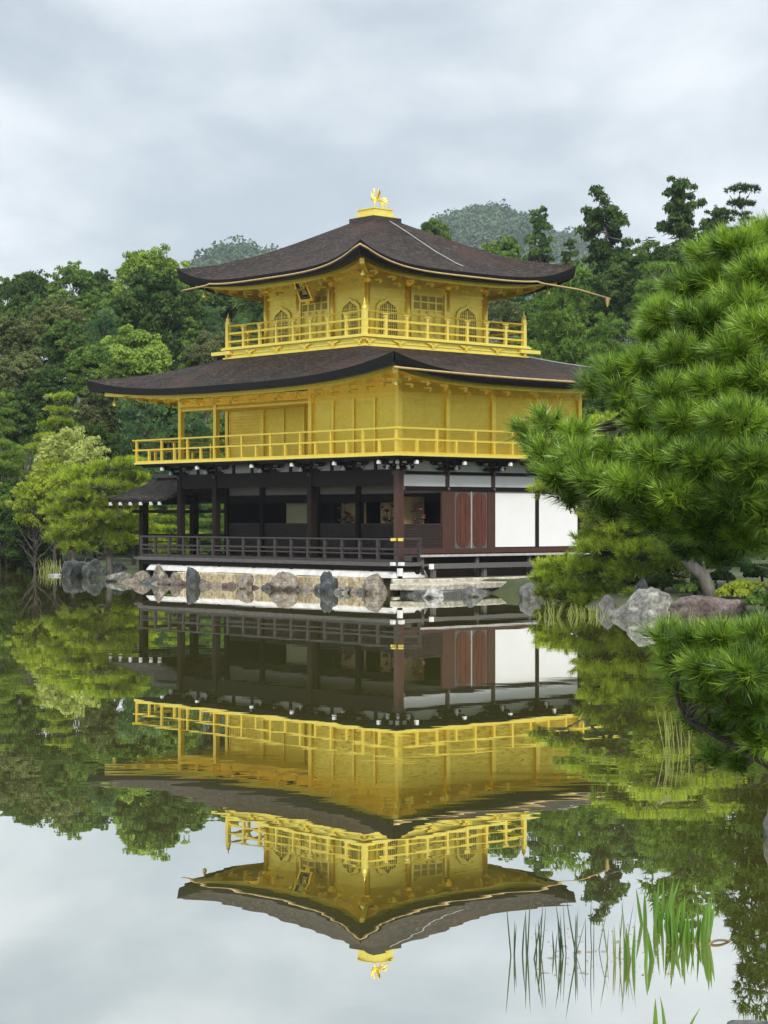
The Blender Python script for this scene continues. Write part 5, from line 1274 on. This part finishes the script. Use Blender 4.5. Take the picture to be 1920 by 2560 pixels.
BP = [(1290,1100,45,20,53),(1350,1090,60,24,52),(1168,1060,26,14,52),(1215,1050,45,18,52),(1285,1035,55,22,51.5),(1360,1020,70,26,51),(1240,1000,45,16,52),(1320,975,60,20,52),(1330,915,55,18,53),(1400,900,70,22,52.5),
      (1430,960,90,28,51),(1500,905,70,24,52),(1530,990,90,30,50.5),(1450,1050,90,28,50.5),(1600,930,80,28,51),(1620,1040,70,30,50),(1540,1120,80,24,50),(1440,1120,60,20,51)]
bt = [unproject(1545*D, 1275*D, 51), unproject(1520*D, 1245*D, 51), unproject(1485*D, 1212*D, 51), unproject(1465*D, 1130*D, 51.3), unproject(1470*D, 1010*D, 51.3), unproject(1440*D, 920*D, 51.5)]
r0_ = Vector((bt[0].x, 51, float(ground_h([(bt[0].x, 51)])[0])))
needle_pine('pine_tree', 'leaning yellow green pine on the right bank, its grey trunk showing above the boulders', BP, r0_,
            [r0_ - Vector((0,0,.3))] + bt[1:], .17, .020, .018, 'needle_small', 85, 26, 35, .19, 'garden pines', 'bark_pale', len_tw=.2)
# clipped shrubs and the leaning trunk on the right bank
def shrub(px, py, rx, ry, Y, mat, label, seed, name='shrub'):
    r_ = np.random.default_rng(seed); c = unproject(px*D, py*D, Y); sx, sz = rx*D/FPX*Y, ry*D/FPX*Y
    gz = float(ground_h([(c.x, Y)])[0]); V, T = [], []
    for k in range(26):
        u_ = rand_unit(1)[0]; u_[2] = abs(u_[2]); q = r_.uniform(.4,.95); n_ = 300
        V.append(leaf_blob((u_[0]*sx*q, u_[1]*sx*q*.8, max(.1, c.z-gz + u_[2]*sz*q*.9 - sz*.4)), .32*min(sx,sz*1.6), n_, .11, .06, r_, .7)); T.append(np.clip(r_.random()*.6+.2+r_.normal(size=n_)*.15,0,1))
    t = thing(name, label, 'shrub', (c.x, Y, gz), 0, 'shrubs on the right bank')
    MB().tube([(0,0,-.2),(.03,0,.15),(0,.05,max(.3,c.z-gz))], [.06,.05,.02], 6).build('trunk', M['bark'], t)
    link_mesh('crown', np_mesh('crown', np.concatenate(V), 4, np.concatenate(T)), M[mat], t)
shrub(1610, 1275, 60, 32, 50.5, 'l_yellow', 'clipped yellow green shrub behind the purplish boulder at the right edge', 41)
shrub(1500, 1268, 50, 18, 51.5, 'l_mid', 'low clipped green shrub between the two big boulders', 42)
shrub(1655, 1290, 40, 35, 47.6, 'l_mid', 'dark green shrub cut by the right frame edge beside the purplish boulder', 43)
shrub(1570, 1215, 50, 30, 54, 'l_blue', 'blue green shrub behind the leaning trunk on the right bank', 44)
shrub(1430, 1255, 45, 25, 53.5, 'l_dark', 'dark shrub behind the pale lichened boulder', 45)
shrub(1645, 1235, 55, 30, 56, 'l_dark', 'added dark shrub standing in for the shade under the pines at the right edge, behind the clipped yellow green one', 46)  # added leaf mass, its dark green stands for deep shade on the bank
shrub(1545, 1243, 45, 18, 55, 'l_dark', 'added low shrub standing in for dark shade just right of the leaning grey trunk', 47)  # also added, dark leaves in place of shade low behind the trunk
